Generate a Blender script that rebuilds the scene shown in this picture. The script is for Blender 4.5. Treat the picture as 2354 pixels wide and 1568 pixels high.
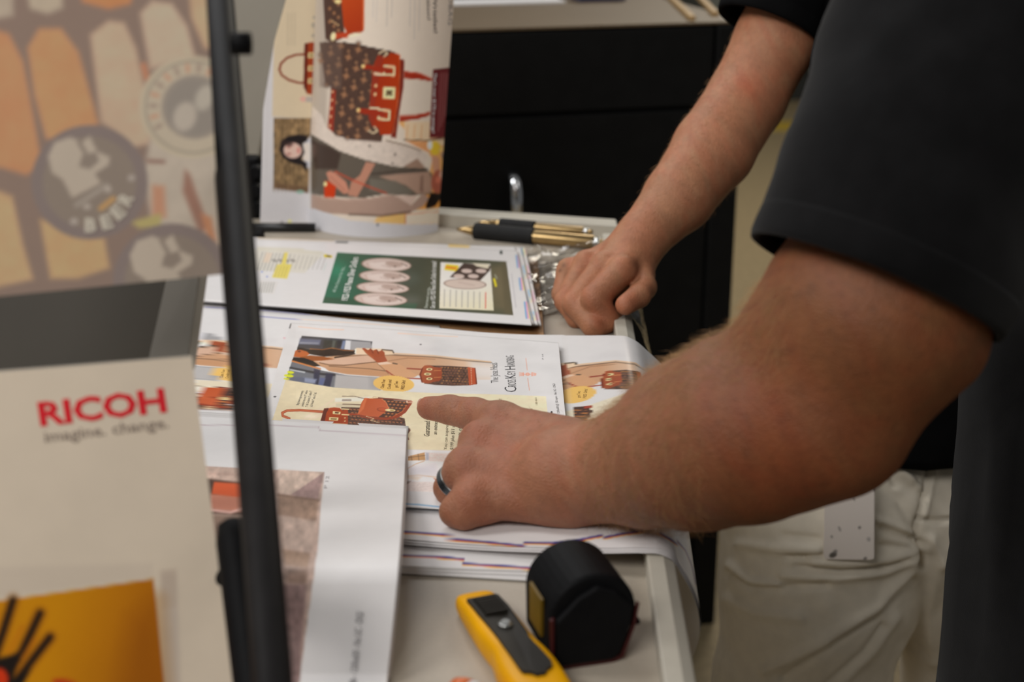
import bpy, math, random
import numpy as np
from mathutils import Vector, Matrix
from mathutils.bvhtree import BVHTree

random.seed(7)
rng = np.random.default_rng(7)
for o in list(bpy.data.objects):
    bpy.data.objects.remove(o)
scene = bpy.context.scene
COL = scene.collection

# ------------------------------------------------------------------ camera
F_PX, CXP, CYP = 3270.0, 1177.0, 784.0
CAM = np.array([0.0, 0.0, 1.5])
PITCH = math.radians(19.0)
SP, CP = math.sin(PITCH), math.cos(PITCH)
cd = bpy.data.cameras.new('camera')
cd.sensor_width = 36.0
cd.lens = 36.0 * F_PX / 2354.0
cd.clip_start = 0.05
cd.clip_end = 60
cd.dof.use_dof = True
cd.dof.focus_distance = 1.24
cd.dof.aperture_fstop = 5.0
cam = bpy.data.objects.new('camera', cd)
cam.location = CAM
cam.rotation_euler = (math.radians(90 - 19), 0, 0)
COL.objects.link(cam)
scene.camera = cam

# ------------------------------------------------------------------ world, lights, exposure
w = bpy.data.worlds.new('world')
scene.world = w
w.use_nodes = True
w.node_tree.nodes['Background'].inputs[0].default_value = (1.0, 0.98, 0.95, 1)
w.node_tree.nodes['Background'].inputs[1].default_value = 0.13


def area(name, loc, target, sx, sy, power, col):
    l = bpy.data.lights.new(name, 'AREA')
    l.shape = 'RECTANGLE'
    l.size, l.size_y = sx, sy
    l.energy = power
    l.color = col
    o = bpy.data.objects.new(name, l)
    o.location = loc
    o.rotation_euler = (Vector(target) - Vector(loc)).to_track_quat('-Z', 'Y').to_euler()
    COL.objects.link(o)
    return o


area('ceiling_or_fill_light', (-0.75, 2.75, 3.0), (-0.2, 1.2, 1.0), 1.2, 0.6, 20, (0.98, 0.985, 1.0))
area('ceiling_or_fill_light', (-1.9, 1.0, 3.0), (-0.2, 1.1, 1.0), 0.6, 1.2, 29, (1.0, 0.985, 0.97))
area('ceiling_or_fill_light', (1.7, 0.5, 3.0), (0.4, 1.5, 0.9), 0.6, 1.2, 4, (1.0, 0.96, 0.90))  # fill lamp added at the right to brighten the khaki trousers
area('ceiling_or_fill_light', (1.2, 5.5, 3.2), (0.6, 5.0, 0.0), 1.2, 1.2, 58, (1.0, 0.92, 0.78))
area('ceiling_or_fill_light', (-1.05, -1.0, 3.0), (0.1, 1.3, 0.9), 1.6, 0.8, 42, (1.0, 0.97, 0.94))

scene.view_settings.view_transform = 'Standard'
scene.view_settings.look = 'None'
scene.view_settings.gamma = 1.0
scene.view_settings.use_curve_mapping = False
scene.view_settings.exposure = 0.0

# ------------------------------------------------------------------ helpers: points, meshes, tags


def ray(px, py):
    dx = (np.asarray(px, float) - CXP) / F_PX
    dy = (np.asarray(py, float) - CYP) / F_PX
    return np.stack([dx, CP - SP * dy, -SP - CP * dy], -1)


def at_z(px, py, z):
    r = ray(px, py)
    t = (np.asarray(z, float) - CAM[2]) / r[..., 2]
    return CAM + r * t[..., None]


def at_d(px, py, d):
    r = ray(px, py)
    return CAM + r * np.asarray(d, float)[..., None]


def at_y(px, py, y):
    r = ray(px, py)
    return CAM + r * (np.asarray(y, float) / r[..., 1])[..., None]


def at_plane(px, py, o, n):
    r = ray(px, py)
    t = np.dot(np.asarray(o) - CAM, n) / (r @ np.asarray(n))
    return CAM + r * t[..., None]


def proj(P):
    d = np.asarray(P, float) - CAM
    dep = d[..., 1] * CP - d[..., 2] * SP
    up = d[..., 1] * SP + d[..., 2] * CP
    return CXP + F_PX * d[..., 0] / dep, CYP - F_PX * up / dep


def lin(c):
    c = np.asarray(c, float) / 255.0
    return np.where(c <= 0.04045, c / 12.92, ((c + 0.055) / 1.055) ** 2.4)


def tag(o, label=None, cat=None, group=None, kind=None):
    if label: o['label'] = label
    if cat: o['category'] = cat
    if group: o['group'] = group
    if kind: o['kind'] = kind
    return o


def link(name, me, mat=None, parent=None, smooth=False):
    o = bpy.data.objects.new(name, me)
    COL.objects.link(o)
    if mat is not None:
        me.materials.append(mat)
    if parent is not None:
        o.parent = parent
        o.matrix_parent_inverse = Matrix.Translation(parent.location).inverted()
    if smooth:
        me.polygons.foreach_set('use_smooth', [True] * len(me.polygons))
    return o


def empty(name, loc, label=None, cat=None, group=None):
    o = bpy.data.objects.new(name, None)
    o.empty_display_size = 0.02
    o.location = loc
    COL.objects.link(o)
    return tag(o, label, cat, group)


def fast_mesh(name, V, quads=None, tris=None):
    V = np.asarray(V, np.float32)
    me = bpy.data.meshes.new(name)
    me.vertices.add(len(V))
    me.vertices.foreach_set('co', V.ravel())
    idx, tot = [], []
    if quads is not None and len(quads):
        q = np.asarray(quads, np.int32); idx.append(q.ravel()); tot.append(np.full(len(q), 4, np.int32))
    if tris is not None and len(tris):
        t = np.asarray(tris, np.int32); idx.append(t.ravel()); tot.append(np.full(len(t), 3, np.int32))
    idx = np.concatenate(idx); tot = np.concatenate(tot)
    start = np.concatenate([[0], np.cumsum(tot)[:-1]]).astype(np.int32)
    me.loops.add(len(idx)); me.loops.foreach_set('vertex_index', idx)
    me.polygons.add(len(tot)); me.polygons.foreach_set('loop_start', start); me.polygons.foreach_set('loop_total', tot)
    me.update(calc_edges=True)
    return me


def set_col(me, C, name='Col'):
    C = np.asarray(C, np.float32)
    a = me.color_attributes.new(name, 'FLOAT_COLOR', 'POINT')
    a.data.foreach_set('color', np.concatenate([C, np.ones((len(C), 1), np.float32)], 1).ravel())


class MB:
    """collects simple shapes into one mesh"""

    def __init__(s):
        s.V, s.F = [], []

    def add(s, V, F):
        b = len(s.V)
        s.V += [tuple(map(float, v)) for v in V]
        s.F += [tuple(i + b for i in f) for f in F]
        return s

    def box(s, x0, x1, y0, y1, z0, z1, M=None):
        V = [(x, y, z) for z in (z0, z1) for (x, y) in ((x0, y0), (x1, y0), (x1, y1), (x0, y1))]
        if M is not None: V = [M @ Vector(v) for v in V]
        return s.add(V, [(3, 2, 1, 0), (4, 5, 6, 7), (0, 1, 5, 4), (1, 2, 6, 5), (2, 3, 7, 6), (3, 0, 4, 7)])

    def prism(s, pts, z0, z1, M=None):
        n = len(pts)
        V = [(p[0], p[1], z0) for p in pts] + [(p[0], p[1], z1) for p in pts]
        if M is not None: V = [M @ Vector(v) for v in V]
        return s.add(V, [tuple(range(n))[::-1], tuple(range(n, 2 * n))] + [(i, (i + 1) % n, n + (i + 1) % n, n + i) for i in range(n)])

    def tube(s, pts, radii, seg=16, cap=True, squash=1.0, ref=(0, 0, 1)):
        pts = [np.asarray(p, float) for p in pts]
        n = len(pts)
        if np.isscalar(radii): radii = [radii] * n
        V = []
        for i, p in enumerate(pts):
            t = pts[min(i + 1, n - 1)] - pts[max(i - 1, 0)]
            t = t / (np.linalg.norm(t) + 1e-12)
            a = np.cross(t, np.asarray(ref, float))
            if np.linalg.norm(a) < 1e-3: a = np.cross(t, (1, 0, 0))
            a /= np.linalg.norm(a)
            b = np.cross(a, t)
            for k in range(seg):
                th = 2 * math.pi * k / seg
                V.append(p + radii[i] * (a * math.cos(th) + b * squash * math.sin(th)))
        Fc = []
        for i in range(n - 1):
            for k in range(seg):
                k2 = (k + 1) % seg
                Fc.append((i * seg + k, i * seg + k2, (i + 1) * seg + k2, (i + 1) * seg + k))
        if cap:
            Fc.append(tuple(range(seg))[::-1])
            Fc.append(tuple(range((n - 1) * seg, n * seg)))
        return s.add(V, Fc)

    def build(s, name, mat=None, parent=None, smooth=False, bevel=0.0, bseg=2, sub=0):
        me = bpy.data.meshes.new(name)
        me.from_pydata(s.V, [], s.F)
        me.update()
        o = link(name, me, mat, parent, smooth)
        if bevel:
            m = o.modifiers.new('bevel', 'BEVEL'); m.width = bevel; m.segments = bseg; m.limit_method = 'ANGLE'; m.angle_limit = math.radians(35)
        if sub:
            m = o.modifiers.new('sub', 'SUBSURF'); m.levels = m.render_levels = sub
        return o


# ------------------------------------------------------------------ materials


def mat(name, rgb, rough=0.5, metal=0.0, spec=0.5, noise=0.0, nscale=40.0, bump=0.0, bscale=200.0, coat=0.0, sss=0.0, attr=None, sheen=0.0):
    """principled material; rgb is linear albedo, noise varies it, bump is fine relief"""
    m = bpy.data.materials.new(name)
    m.use_nodes = True
    nt = m.node_tree
    b = nt.nodes['Principled BSDF']
    b.inputs['Base Color'].default_value = (*rgb, 1)
    b.inputs['Roughness'].default_value = rough
    b.inputs['Metallic'].default_value = metal
    b.inputs['Specular IOR Level'].default_value = spec
    b.inputs['Coat Weight'].default_value = coat
    b.inputs['Sheen Weight'].default_value = sheen
    if sss:
        b.inputs['Subsurface Weight'].default_value = sss
        b.inputs['Subsurface Radius'].default_value = (0.006, 0.0025, 0.0012)
        b.inputs['Subsurface Scale'].default_value = 1.0
    src = None
    tc = nt.nodes.new('ShaderNodeTexCoord')
    if attr:
        a = nt.nodes.new('ShaderNodeVertexColor'); a.layer_name = attr
        src = a.outputs['Color']
    if noise:
        n = nt.nodes.new('ShaderNodeTexNoise'); n.inputs['Scale'].default_value = nscale; n.inputs['Detail'].default_value = 4
        nt.links.new(tc.outputs['Object'], n.inputs['Vector'])
        mx = nt.nodes.new('ShaderNodeMix'); mx.data_type = 'RGBA'; mx.blend_type = 'MULTIPLY'
        mx.inputs['Factor'].default_value = 1.0
        r = nt.nodes.new('ShaderNodeMapRange')
        r.inputs['From Min'].default_value = 0.3; r.inputs['From Max'].default_value = 0.7
        r.inputs['To Min'].default_value = 1 - noise; r.inputs['To Max'].default_value = 1 + noise
        nt.links.new(n.outputs['Fac'], r.inputs['Value'])
        if src is None: mx.inputs['A'].default_value = (*rgb, 1)
        else: nt.links.new(src, mx.inputs['A'])
        nt.links.new(r.outputs['Result'], mx.inputs['B'])
        src = mx.outputs['Result']
    if src is not None:
        nt.links.new(src, b.inputs['Base Color'])
    if bump:
        n2 = nt.nodes.new('ShaderNodeTexNoise'); n2.inputs['Scale'].default_value = bscale; n2.inputs['Detail'].default_value = 3
        nt.links.new(tc.outputs['Object'], n2.inputs['Vector'])
        bp = nt.nodes.new('ShaderNodeBump'); bp.inputs['Strength'].default_value = bump; bp.inputs['Distance'].default_value = 0.001
        nt.links.new(n2.outputs['Fac'], bp.inputs['Height'])
        nt.links.new(bp.outputs['Normal'], b.inputs['Normal'])
    return m


M_PAPER = mat('printed_paper', (.8, .8, .8), 0.42, spec=0.16, attr='Col', noise=0.012, nscale=90)
M_GLOSSY = mat('glossy_printed_paper', (.8, .8, .8), 0.28, spec=0.2, attr='Col', noise=0.012, nscale=90)
M_BOARD = mat('matt_printed_board', (.8, .8, .8), 0.6, spec=0.25, attr='Col', noise=0.015, nscale=60)
M_WHITE = mat('white_paper', (.76, .75, .75), 0.5, spec=0.3, noise=0.02, nscale=60)
M_TABLE = mat('grey_beige_laminate', tuple(lin((178, 168, 153))), 0.42, spec=0.4, noise=0.03, nscale=300, bump=0.05, bscale=900)
M_RIM = mat('pale_painted_rim', tuple(lin((190, 184, 170))), 0.4, spec=0.4, noise=0.02, nscale=100)
M_BLACKMETAL = mat('black_powder_coat', (.009, .009, .01), 0.38, spec=0.5, noise=0.15, nscale=80, bump=0.05, bscale=600)
M_BLACKPAINT = mat('satin_black_paint', (.012, .011, .011), 0.5, spec=0.06, noise=0.15, nscale=60)
M_CABINET = mat('matt_black_panel', (.0055, .0055, .0055), 0.6, spec=0.15, noise=0.15, nscale=30)
M_CHROME = mat('chrome', (.85, .87, .9), 0.09, metal=1.0, noise=0.02)
M_GOLD = mat('brushed_gold', (.46, .32, .15), 0.34, metal=1.0, noise=0.06, nscale=120)
M_RUBBER = mat('black_rubber', (.011, .011, .011), 0.7, spec=0.25, noise=0.2, nscale=90, bump=0.1, bscale=1200)
M_YELLOW = mat('yellow_plastic', tuple(lin((232, 166, 2))), 0.42, spec=0.18, noise=0.03, nscale=60)
M_DKPLASTIC = mat('dark_grey_plastic', tuple(lin((38, 35, 30))), 0.55, spec=0.2, noise=0.08, nscale=90, bump=0.08, bscale=1500)
M_BLACKPLASTIC = mat('black_plastic', (.006, .006, .0065), 0.55, spec=0.07, noise=0.12, nscale=90, bump=0.05, bscale=800)
M_RED = mat('dark_red_plastic', (.05, .002, .003), 0.4, spec=0.4, noise=0.08)
M_STEEL = mat('bright_steel', (.75, .76, .75), 0.2, metal=1.0, noise=0.04, nscale=200)
M_CARDBOARD = mat('brown_cardboard', tuple(lin((168, 126, 84))), 0.55, spec=0.3, noise=0.10, nscale=70, bump=0.1, bscale=400)
M_FLUTE = mat('dark_cardboard_edge', tuple(lin((92, 66, 42))), 0.8, noise=0.3, nscale=500)
M_FLOOR = mat('tan_speckled_floor', tuple(lin((150, 134, 104))), 0.6, spec=0.25, noise=0.16, nscale=45, bump=0.1, bscale=250)
M_WORKTOP = mat('tan_worktop', tuple(lin((96, 78, 54))), 0.5, noise=0.05, nscale=8)
M_GREYPANEL = mat('warm_grey_panel', tuple(lin((142, 136, 124))), 0.5, spec=0.3, noise=0.03, nscale=15)
M_WALL = mat('grey_wall', tuple(lin((128, 126, 118))), 0.8, noise=0.03, nscale=6)
M_TAPE = mat('yellow_floor_tape', tuple(lin((196, 165, 50))), 0.5, noise=0.1, nscale=30)
M_WOOD = mat('pale_wood', tuple(lin((170, 138, 92))), 0.5, noise=0.1, nscale=30)
M_BLUE = mat('dark_blue_plastic', tuple(lin((44, 52, 84))), 0.4, noise=0.06)
M_SHIRT = mat('washed_charcoal_cotton', (.0046, .0044, .0047), 0.9, spec=0.08, noise=0.25, nscale=45, bump=0.15, bscale=900, sheen=0.06)
M_SHIRT2 = mat('black_cotton', (.0030, .0030, .0033), 0.9, spec=0.08, noise=0.2, nscale=45, bump=0.1, bscale=900, sheen=0.0)
M_PANTS = mat('khaki_cotton', tuple(lin((226, 217, 200))), 0.85, spec=0.2, noise=0.05, nscale=60, bump=0.12, bscale=1300, sheen=0.1)
M_DARKPANTS = mat('dark_grey_denim', (.008, .008, .0085), 0.9, spec=0.12, noise=0.25, nscale=60, bump=0.12, bscale=900, sheen=0.04)
M_SHOE = mat('dark_leather', (.02, .016, .013), 0.5, noise=0.1)
M_SKIN = mat('skin', (.4, .22, .14), 0.52, spec=0.38, attr='Col', noise=0.06, nscale=160, bump=0.9, bscale=620, sss=0.08)
M_CARD = mat('white_card_plastic', tuple(lin((214, 208, 203))), 0.35, spec=0.5, attr='Col', coat=0.2)
M_ORANGE = mat('orange_plastic', tuple(lin((226, 112, 48))), 0.35, noise=0.03)
M_RINGDARK = mat('gunmetal_ring', (.10, .115, .125), 0.30, metal=0.9, noise=0.25, nscale=900)
M_RINGEDGE = mat('polished_ring_edge', (.8, .82, .8), 0.15, metal=1.0, noise=0.02)
M_HAIR = mat('blond_arm_hair', tuple(lin((150, 112, 72))), 0.55, spec=0.25, noise=0.1)


def plastic_film():
    m = bpy.data.materials.new('clear_plastic_film'); m.use_nodes = True
    nt = m.node_tree; nt.nodes.clear()
    out = nt.nodes.new('ShaderNodeOutputMaterial')
    tr = nt.nodes.new('ShaderNodeBsdfTransparent'); tr.inputs[0].default_value = (.95, .95, .95, 1)
    gl = nt.nodes.new('ShaderNodeBsdfGlossy'); gl.inputs['Roughness'].default_value = 0.10
    fr = nt.nodes.new('ShaderNodeFresnel'); fr.inputs['IOR'].default_value = 1.5
    mr = nt.nodes.new('ShaderNodeMath'); mr.operation = 'MULTIPLY_ADD'; mr.inputs[1].default_value = 1.0; mr.inputs[2].default_value = 0.04; mr.use_clamp = True
    tc = nt.nodes.new('ShaderNodeTexCoord')
    no = nt.nodes.new('ShaderNodeTexNoise'); no.inputs['Scale'].default_value = 75; no.inputs['Detail'].default_value = 2; no.inputs['Distortion'].default_value = 1.5
    bp = nt.nodes.new('ShaderNodeBump'); bp.inputs['Strength'].default_value = 0.55; bp.inputs['Distance'].default_value = 0.003
    nt.links.new(tc.outputs['Object'], no.inputs['Vector']); nt.links.new(no.outputs['Fac'], bp.inputs['Height'])
    nt.links.new(bp.outputs['Normal'], gl.inputs['Normal']); nt.links.new(bp.outputs['Normal'], fr.inputs['Normal'])
    mx = nt.nodes.new('ShaderNodeMixShader')
    nt.links.new(fr.outputs[0], mr.inputs[0]); nt.links.new(mr.outputs[0], mx.inputs[0])
    nt.links.new(tr.outputs[0], mx.inputs[1]); nt.links.new(gl.outputs[0], mx.inputs[2])
    nt.links.new(mx.outputs[0], out.inputs[0])
    return m


M_FILM = plastic_film()

# ------------------------------------------------------------------ painting of printed colour onto dense sheets


def vnoise(x, y, seed=0):
    xi, yi = np.floor(x).astype(np.int64), np.floor(y).astype(np.int64)
    fx, fy = x - xi, y - yi
    fx, fy = fx * fx * (3 - 2 * fx), fy * fy * (3 - 2 * fy)

    def h(a, b):
        v = np.sin(a * 127.1 + b * 311.7 + seed * 74.7) * 43758.5453
        return v - np.floor(v)
    return (h(xi, yi) * (1 - fx) + h(xi + 1, yi) * fx) * (1 - fy) + (h(xi, yi + 1) * (1 - fx) + h(xi + 1, yi + 1) * fx) * fy


class Art:
    """flat print: shapes given in the photograph's pixel measure, evaluated at the sheet's vertices"""

    def __init__(s, X, Y, base):
        s.X, s.Y = X.ravel().astype(np.float64), Y.ravel().astype(np.float64)
        s.C = np.tile(np.asarray(base, float), (len(s.X), 1))
        s.T = None

    def tr(s, pts):
        p = np.asarray(pts, float)
        return p if s.T is None else s.T(p)

    def _sel(s, p, m):
        lo, hi = p.min(0) - m, p.max(0) + m
        return np.nonzero((s.X > lo[0]) & (s.X < hi[0]) & (s.Y > lo[1]) & (s.Y < hi[1]))[0]

    def _blend(s, i, a, color, color2=None, g=None):
        c = np.asarray(color, float)
        if color2 is not None:
            p0, p1 = s.tr([g[0], g[1]])
            d = p1 - p0
            t = np.clip(((s.X[i] - p0[0]) * d[0] + (s.Y[i] - p0[1]) * d[1]) / (d @ d), 0, 1)[:, None]
            c = c * (1 - t) + np.asarray(color2, float) * t
        s.C[i] = s.C[i] * (1 - a[:, None]) + c * a[:, None]

    @staticmethod
    def _seg(x, y, a, b):
        d = b - a
        t = np.clip(((x - a[0]) * d[0] + (y - a[1]) * d[1]) / (d @ d + 1e-9), 0, 1)
        return np.hypot(x - a[0] - t * d[0], y - a[1] - t * d[1])

    def poly(s, pts, color, soft=1.4, alpha=1.0, color2=None, g=None):
        p = s.tr(pts)
        i = s._sel(p, soft + 1)
        if not len(i): return s
        x, y = s.X[i], s.Y[i]
        d = np.full(len(i), 1e9); ins = np.zeros(len(i), bool)
        for k in range(len(p)):
            a, b = p[k], p[(k + 1) % len(p)]
            d = np.minimum(d, s._seg(x, y, a, b))
            if a[1] != b[1]:
                c = ((a[1] > y) != (b[1] > y)) & (x < (b[0] - a[0]) * (y - a[1]) / (b[1] - a[1]) + a[0])
                ins ^= c
        sd = np.where(ins, -d, d)
        s._blend(i, np.clip(0.5 - sd / soft, 0, 1) * alpha, color, color2, g)
        return s

    def line(s, pts, wd, color, soft=1.2, alpha=1.0):
        p = s.tr(pts)
        i = s._sel(p, wd + soft + 1)
        if not len(i): return s
        d = np.full(len(i), 1e9)
        for k in range(len(p) - 1):
            d = np.minimum(d, s._seg(s.X[i], s.Y[i], p[k], p[k + 1]))
        s._blend(i, np.clip(0.5 - (d - wd / 2) / soft, 0, 1) * alpha, color)
        return s

    def ell(s, cx, cy, rx, ry, color, rot=0.0, soft=1.4, alpha=1.0, spikes=0, amp=0.0):
        n = 40 if not spikes else spikes * 2
        th = np.arange(n) / n * 2 * np.pi
        r = 1 + (amp * (np.arange(n) % 2) if spikes else 0)
        ca, sa = math.cos(rot), math.sin(rot)
        ex, ey = rx * r * np.cos(th), ry * r * np.sin(th)
        return s.poly(np.stack([cx + ex * ca - ey * sa, cy + ex * sa + ey * ca], 1), color, soft, alpha)

    def speck(s, pts, amp, sx, sy, seed=0):
        """tone variation of a printed picture inside a polygon"""
        p = s.tr(pts)
        i = s._sel(p, 1)
        if not len(i): return s
        x, y = s.X[i], s.Y[i]
        ins = np.zeros(len(i), bool)
        for k in range(len(p)):
            a, b = p[k], p[(k + 1) % len(p)]
            if a[1] != b[1]:
                ins ^= ((a[1] > y) != (b[1] > y)) & (x < (b[0] - a[0]) * (y - a[1]) / (b[1] - a[1]) + a[0])
        j = i[ins]
        n = vnoise(s.X[j] / sx, s.Y[j] / sy, seed) * 0.65 + vnoise(s.X[j] / sx * 2.3, s.Y[j] / sy * 2.3, seed + 5) * 0.35 - 0.5
        s.C[j] = np.clip(s.C[j] * (1 + amp * 2 * n[:, None]), 0, 255)
        return s


def sheet_mesh(name, P, C, mat_, parent=None, skirt=0.0004):
    """P (nv,nu,3) grid of points, C (nv*nu,3) albedo"""
    nv, nu = P.shape[:2]
    V = P.reshape(-1, 3)
    I = np.arange(nv * nu).reshape(nv, nu)
    q = np.stack([I[1:, :-1], I[1:, 1:], I[:-1, 1:], I[:-1, :-1]], -1).reshape(-1, 4)
    if skirt:
        b = np.concatenate([I[0, :], I[1:, -1], I[-1, -2::-1], I[-2:0:-1, 0]])
        base = len(V)
        V = np.concatenate([V, V[b] - np.array([0, 0, skirt])])
        C = np.concatenate([C, np.tile(np.array([[.62, .61, .6]]), (len(b), 1))])
        n = len(b); k = np.arange(n)
        q = np.concatenate([q, np.stack([b, b[(k + 1) % n], base + (k + 1) % n, base + k], -1)])
    me = fast_mesh(name, V, q)
    set_col(me, C)
    return link(name, me, mat_, parent, smooth=True)


def bil(quad, nu, nv):
    FL, FR, NR, NL = [np.asarray(p, float) for p in quad]
    u = np.linspace(0, 1, nu)[None, :, None]; v = np.linspace(0, 1, nv)[:, None, None]
    g = (FL * (1 - u) + FR * u) * (1 - v) + (NL * (1 - u) + NR * u) * v
    return g[..., 0], g[..., 1]


def px_sheet(name, quad, zf, res, paint, base, white, mat_, parent=None, alb=0.77, warp=None, pts=None, skirt=0.0004):
    q = [np.asarray(p, float) for p in quad]
    nu = max(2, int(max(np.linalg.norm(q[1] - q[0]), np.linalg.norm(q[2] - q[3])) / res))
    nv = max(2, int(max(np.linalg.norm(q[3] - q[0]), np.linalg.norm(q[2] - q[1])) / res))
    X, Y = bil(quad, nu, nv)
    if warp is not None: X, Y = warp(X, Y)
    P = pts(X, Y) if pts is not None else at_z(X, Y, zf(X, Y))
    A = Art(X, Y, base)
    if paint: paint(A)
    return sheet_mesh(name, P, albedo(A.C, white, alb), mat_, parent, skirt)


def albedo(C, white, alb=0.77):
    return np.clip(lin(C) * (alb / lin(white).mean()), 0.002, 0.9)


# ------------------------------------------------------------------ lettering
_gl = {}


def glyphs(text, bold=0.0):
    k = (text, bold)
    if k in _gl: return _gl[k]
    c = bpy.data.curves.new('t', 'FONT')
    c.body = text; c.size = 1.0; c.resolution_u = 2; c.offset = bold
    o = bpy.data.objects.new('t', c)
    COL.objects.link(o)
    dg = bpy.context.evaluated_depsgraph_get()
    dg.update()
    me = o.evaluated_get(dg).to_mesh()
    me.calc_loop_triangles()
    V = np.array([v.co[:2] for v in me.vertices]).reshape(-1, 2)
    T = np.array([t.vertices[:] for t in me.loop_triangles]).reshape(-1, 3)
    bpy.data.objects.remove(o); bpy.data.curves.remove(c)
    _gl[k] = (V, T)
    return V, T


def lettering(parent, items, to3d, white, mat_, name='lettering', alb=0.77, label=None):
    """items: (text, start px, end px, cap-height vector px, colour, bold). to3d maps px to points just above the sheet"""
    VV, TT, CC = [], [], []
    n = 0
    for it in items:
        text, p0, p1, up, colr = it[:5]
        V, T = glyphs(text, it[5] if len(it) > 5 else 0.0)
        if not len(V): continue
        x0, x1 = V[:, 0].min(), V[:, 0].max()
        sx = (V[:, 0] - x0) / max(x1 - x0, 1e-6); sy = V[:, 1] / 0.70
        p0, p1, up = np.asarray(p0, float), np.asarray(p1, float), np.asarray(up, float)
        px = p0 + (p1 - p0) * sx[:, None] + up * sy[:, None]
        VV.append(px); TT.append(T + n); n += len(V)
        CC.append(np.tile(albedo(np.asarray([colr], float), white, alb), (len(V), 1)))
    px = np.concatenate(VV); P = to3d(px[:, 0], px[:, 1])
    T = np.concatenate(TT)
    # face the camera
    nrm = np.cross(P[T[:, 1]] - P[T[:, 0]], P[T[:, 2]] - P[T[:, 0]])
    flip = np.einsum('ij,ij->i', nrm, CAM - P[T[:, 0]]) < 0
    T[flip] = T[flip][:, ::-1]
    me = fast_mesh(name, P, tris=T)
    set_col(me, np.concatenate(CC))
    o = link(name, me, mat_, parent)
    o['kind'] = 'stuff'
    if label: o['label'] = label
    return o


def bvh_to3d(obj, off=0.00015):
    me = obj.data
    V = np.empty(len(me.vertices) * 3); me.vertices.foreach_get('co', V)
    W = obj.matrix_basis
    vs = [Vector(v) for v in V.reshape(-1, 3)]
    t = BVHTree.FromPolygons(vs, [p.vertices[:] for p in me.polygons])

    def f(px, py):
        r = ray(px, py)
        out = np.empty((len(r), 3))
        for i, d in enumerate(r):
            h = t.ray_cast(Vector(CAM), Vector(d))
            if h[0] is None:
                out[i] = CAM + d * f.last
            else:
                d2 = Vector(d).normalized()
                out[i] = h[0] - d2 * off
                f.last = (h[0] - Vector(CAM)).length / Vector(d).length
        return out
    f.last = 1.9
    return f


# ------------------------------------------------------------------ implicit bodies (one continuous skin)


def smin(a, b, k):
    h = np.clip(0.5 + 0.5 * (b - a) / k, 0, 1)
    return b * (1 - h) + a * h - k * h * (1 - h)


class Field:
    def __init__(s, lo, hi, h):
        s.lo = np.asarray(lo, float); s.h = h
        n = np.ceil((np.asarray(hi) - s.lo) / h).astype(int) + 1
        s.ax = [s.lo[i] + np.arange(n[i]) * h for i in range(3)]
        s.n = n

    def new(s):
        return np.full(s.n, 0.05, np.float32)

    def caps(s, G, segs, k):
        """segs: list of (a, b, ra, rb[, squash axis, factor]); smooth-unioned into G"""
        for sg in segs:
            a, b, ra, rb = sg[:4]
            a, b = np.asarray(a, float), np.asarray(b, float)
            m = max(ra, rb) + 0.02 + k
            lo, hi = np.minimum(a, b) - m, np.maximum(a, b) + m
            i0 = np.clip(np.floor((lo - s.lo) / s.h).astype(int), 0, s.n)
            i1 = np.clip(np.ceil((hi - s.lo) / s.h).astype(int) + 1, 0, s.n)
            if (i1 <= i0).any(): continue
            X, Y, Z = np.meshgrid(*[s.ax[j][i0[j]:i1[j]].astype(np.float32) for j in range(3)], indexing='ij')
            X = X - a[0]; Y = Y - a[1]; Z = Z - a[2]
            d = b - a; L = float(d @ d) + 1e-12
            t = np.clip((X * d[0] + Y * d[1] + Z * d[2]) / L, 0, 1)
            ex, ey, ez = X - t * d[0], Y - t * d[1], Z - t * d[2]
            if len(sg) > 4:
                ax, f = np.asarray(sg[4], float), sg[5]
                ax = ax / np.linalg.norm(ax)
                pr = (ex * ax[0] + ey * ax[1] + ez * ax[2]) * (1 / f - 1)
                ex, ey, ez = ex + pr * ax[0], ey + pr * ax[1], ez + pr * ax[2]
            sd = np.sqrt(ex * ex + ey * ey + ez * ez) - (ra + (rb - ra) * t)
            sl = tuple(slice(i0[j], i1[j]) for j in range(3))
            G[sl] = smin(G[sl], sd.astype(np.float32), k)
        return G


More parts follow.
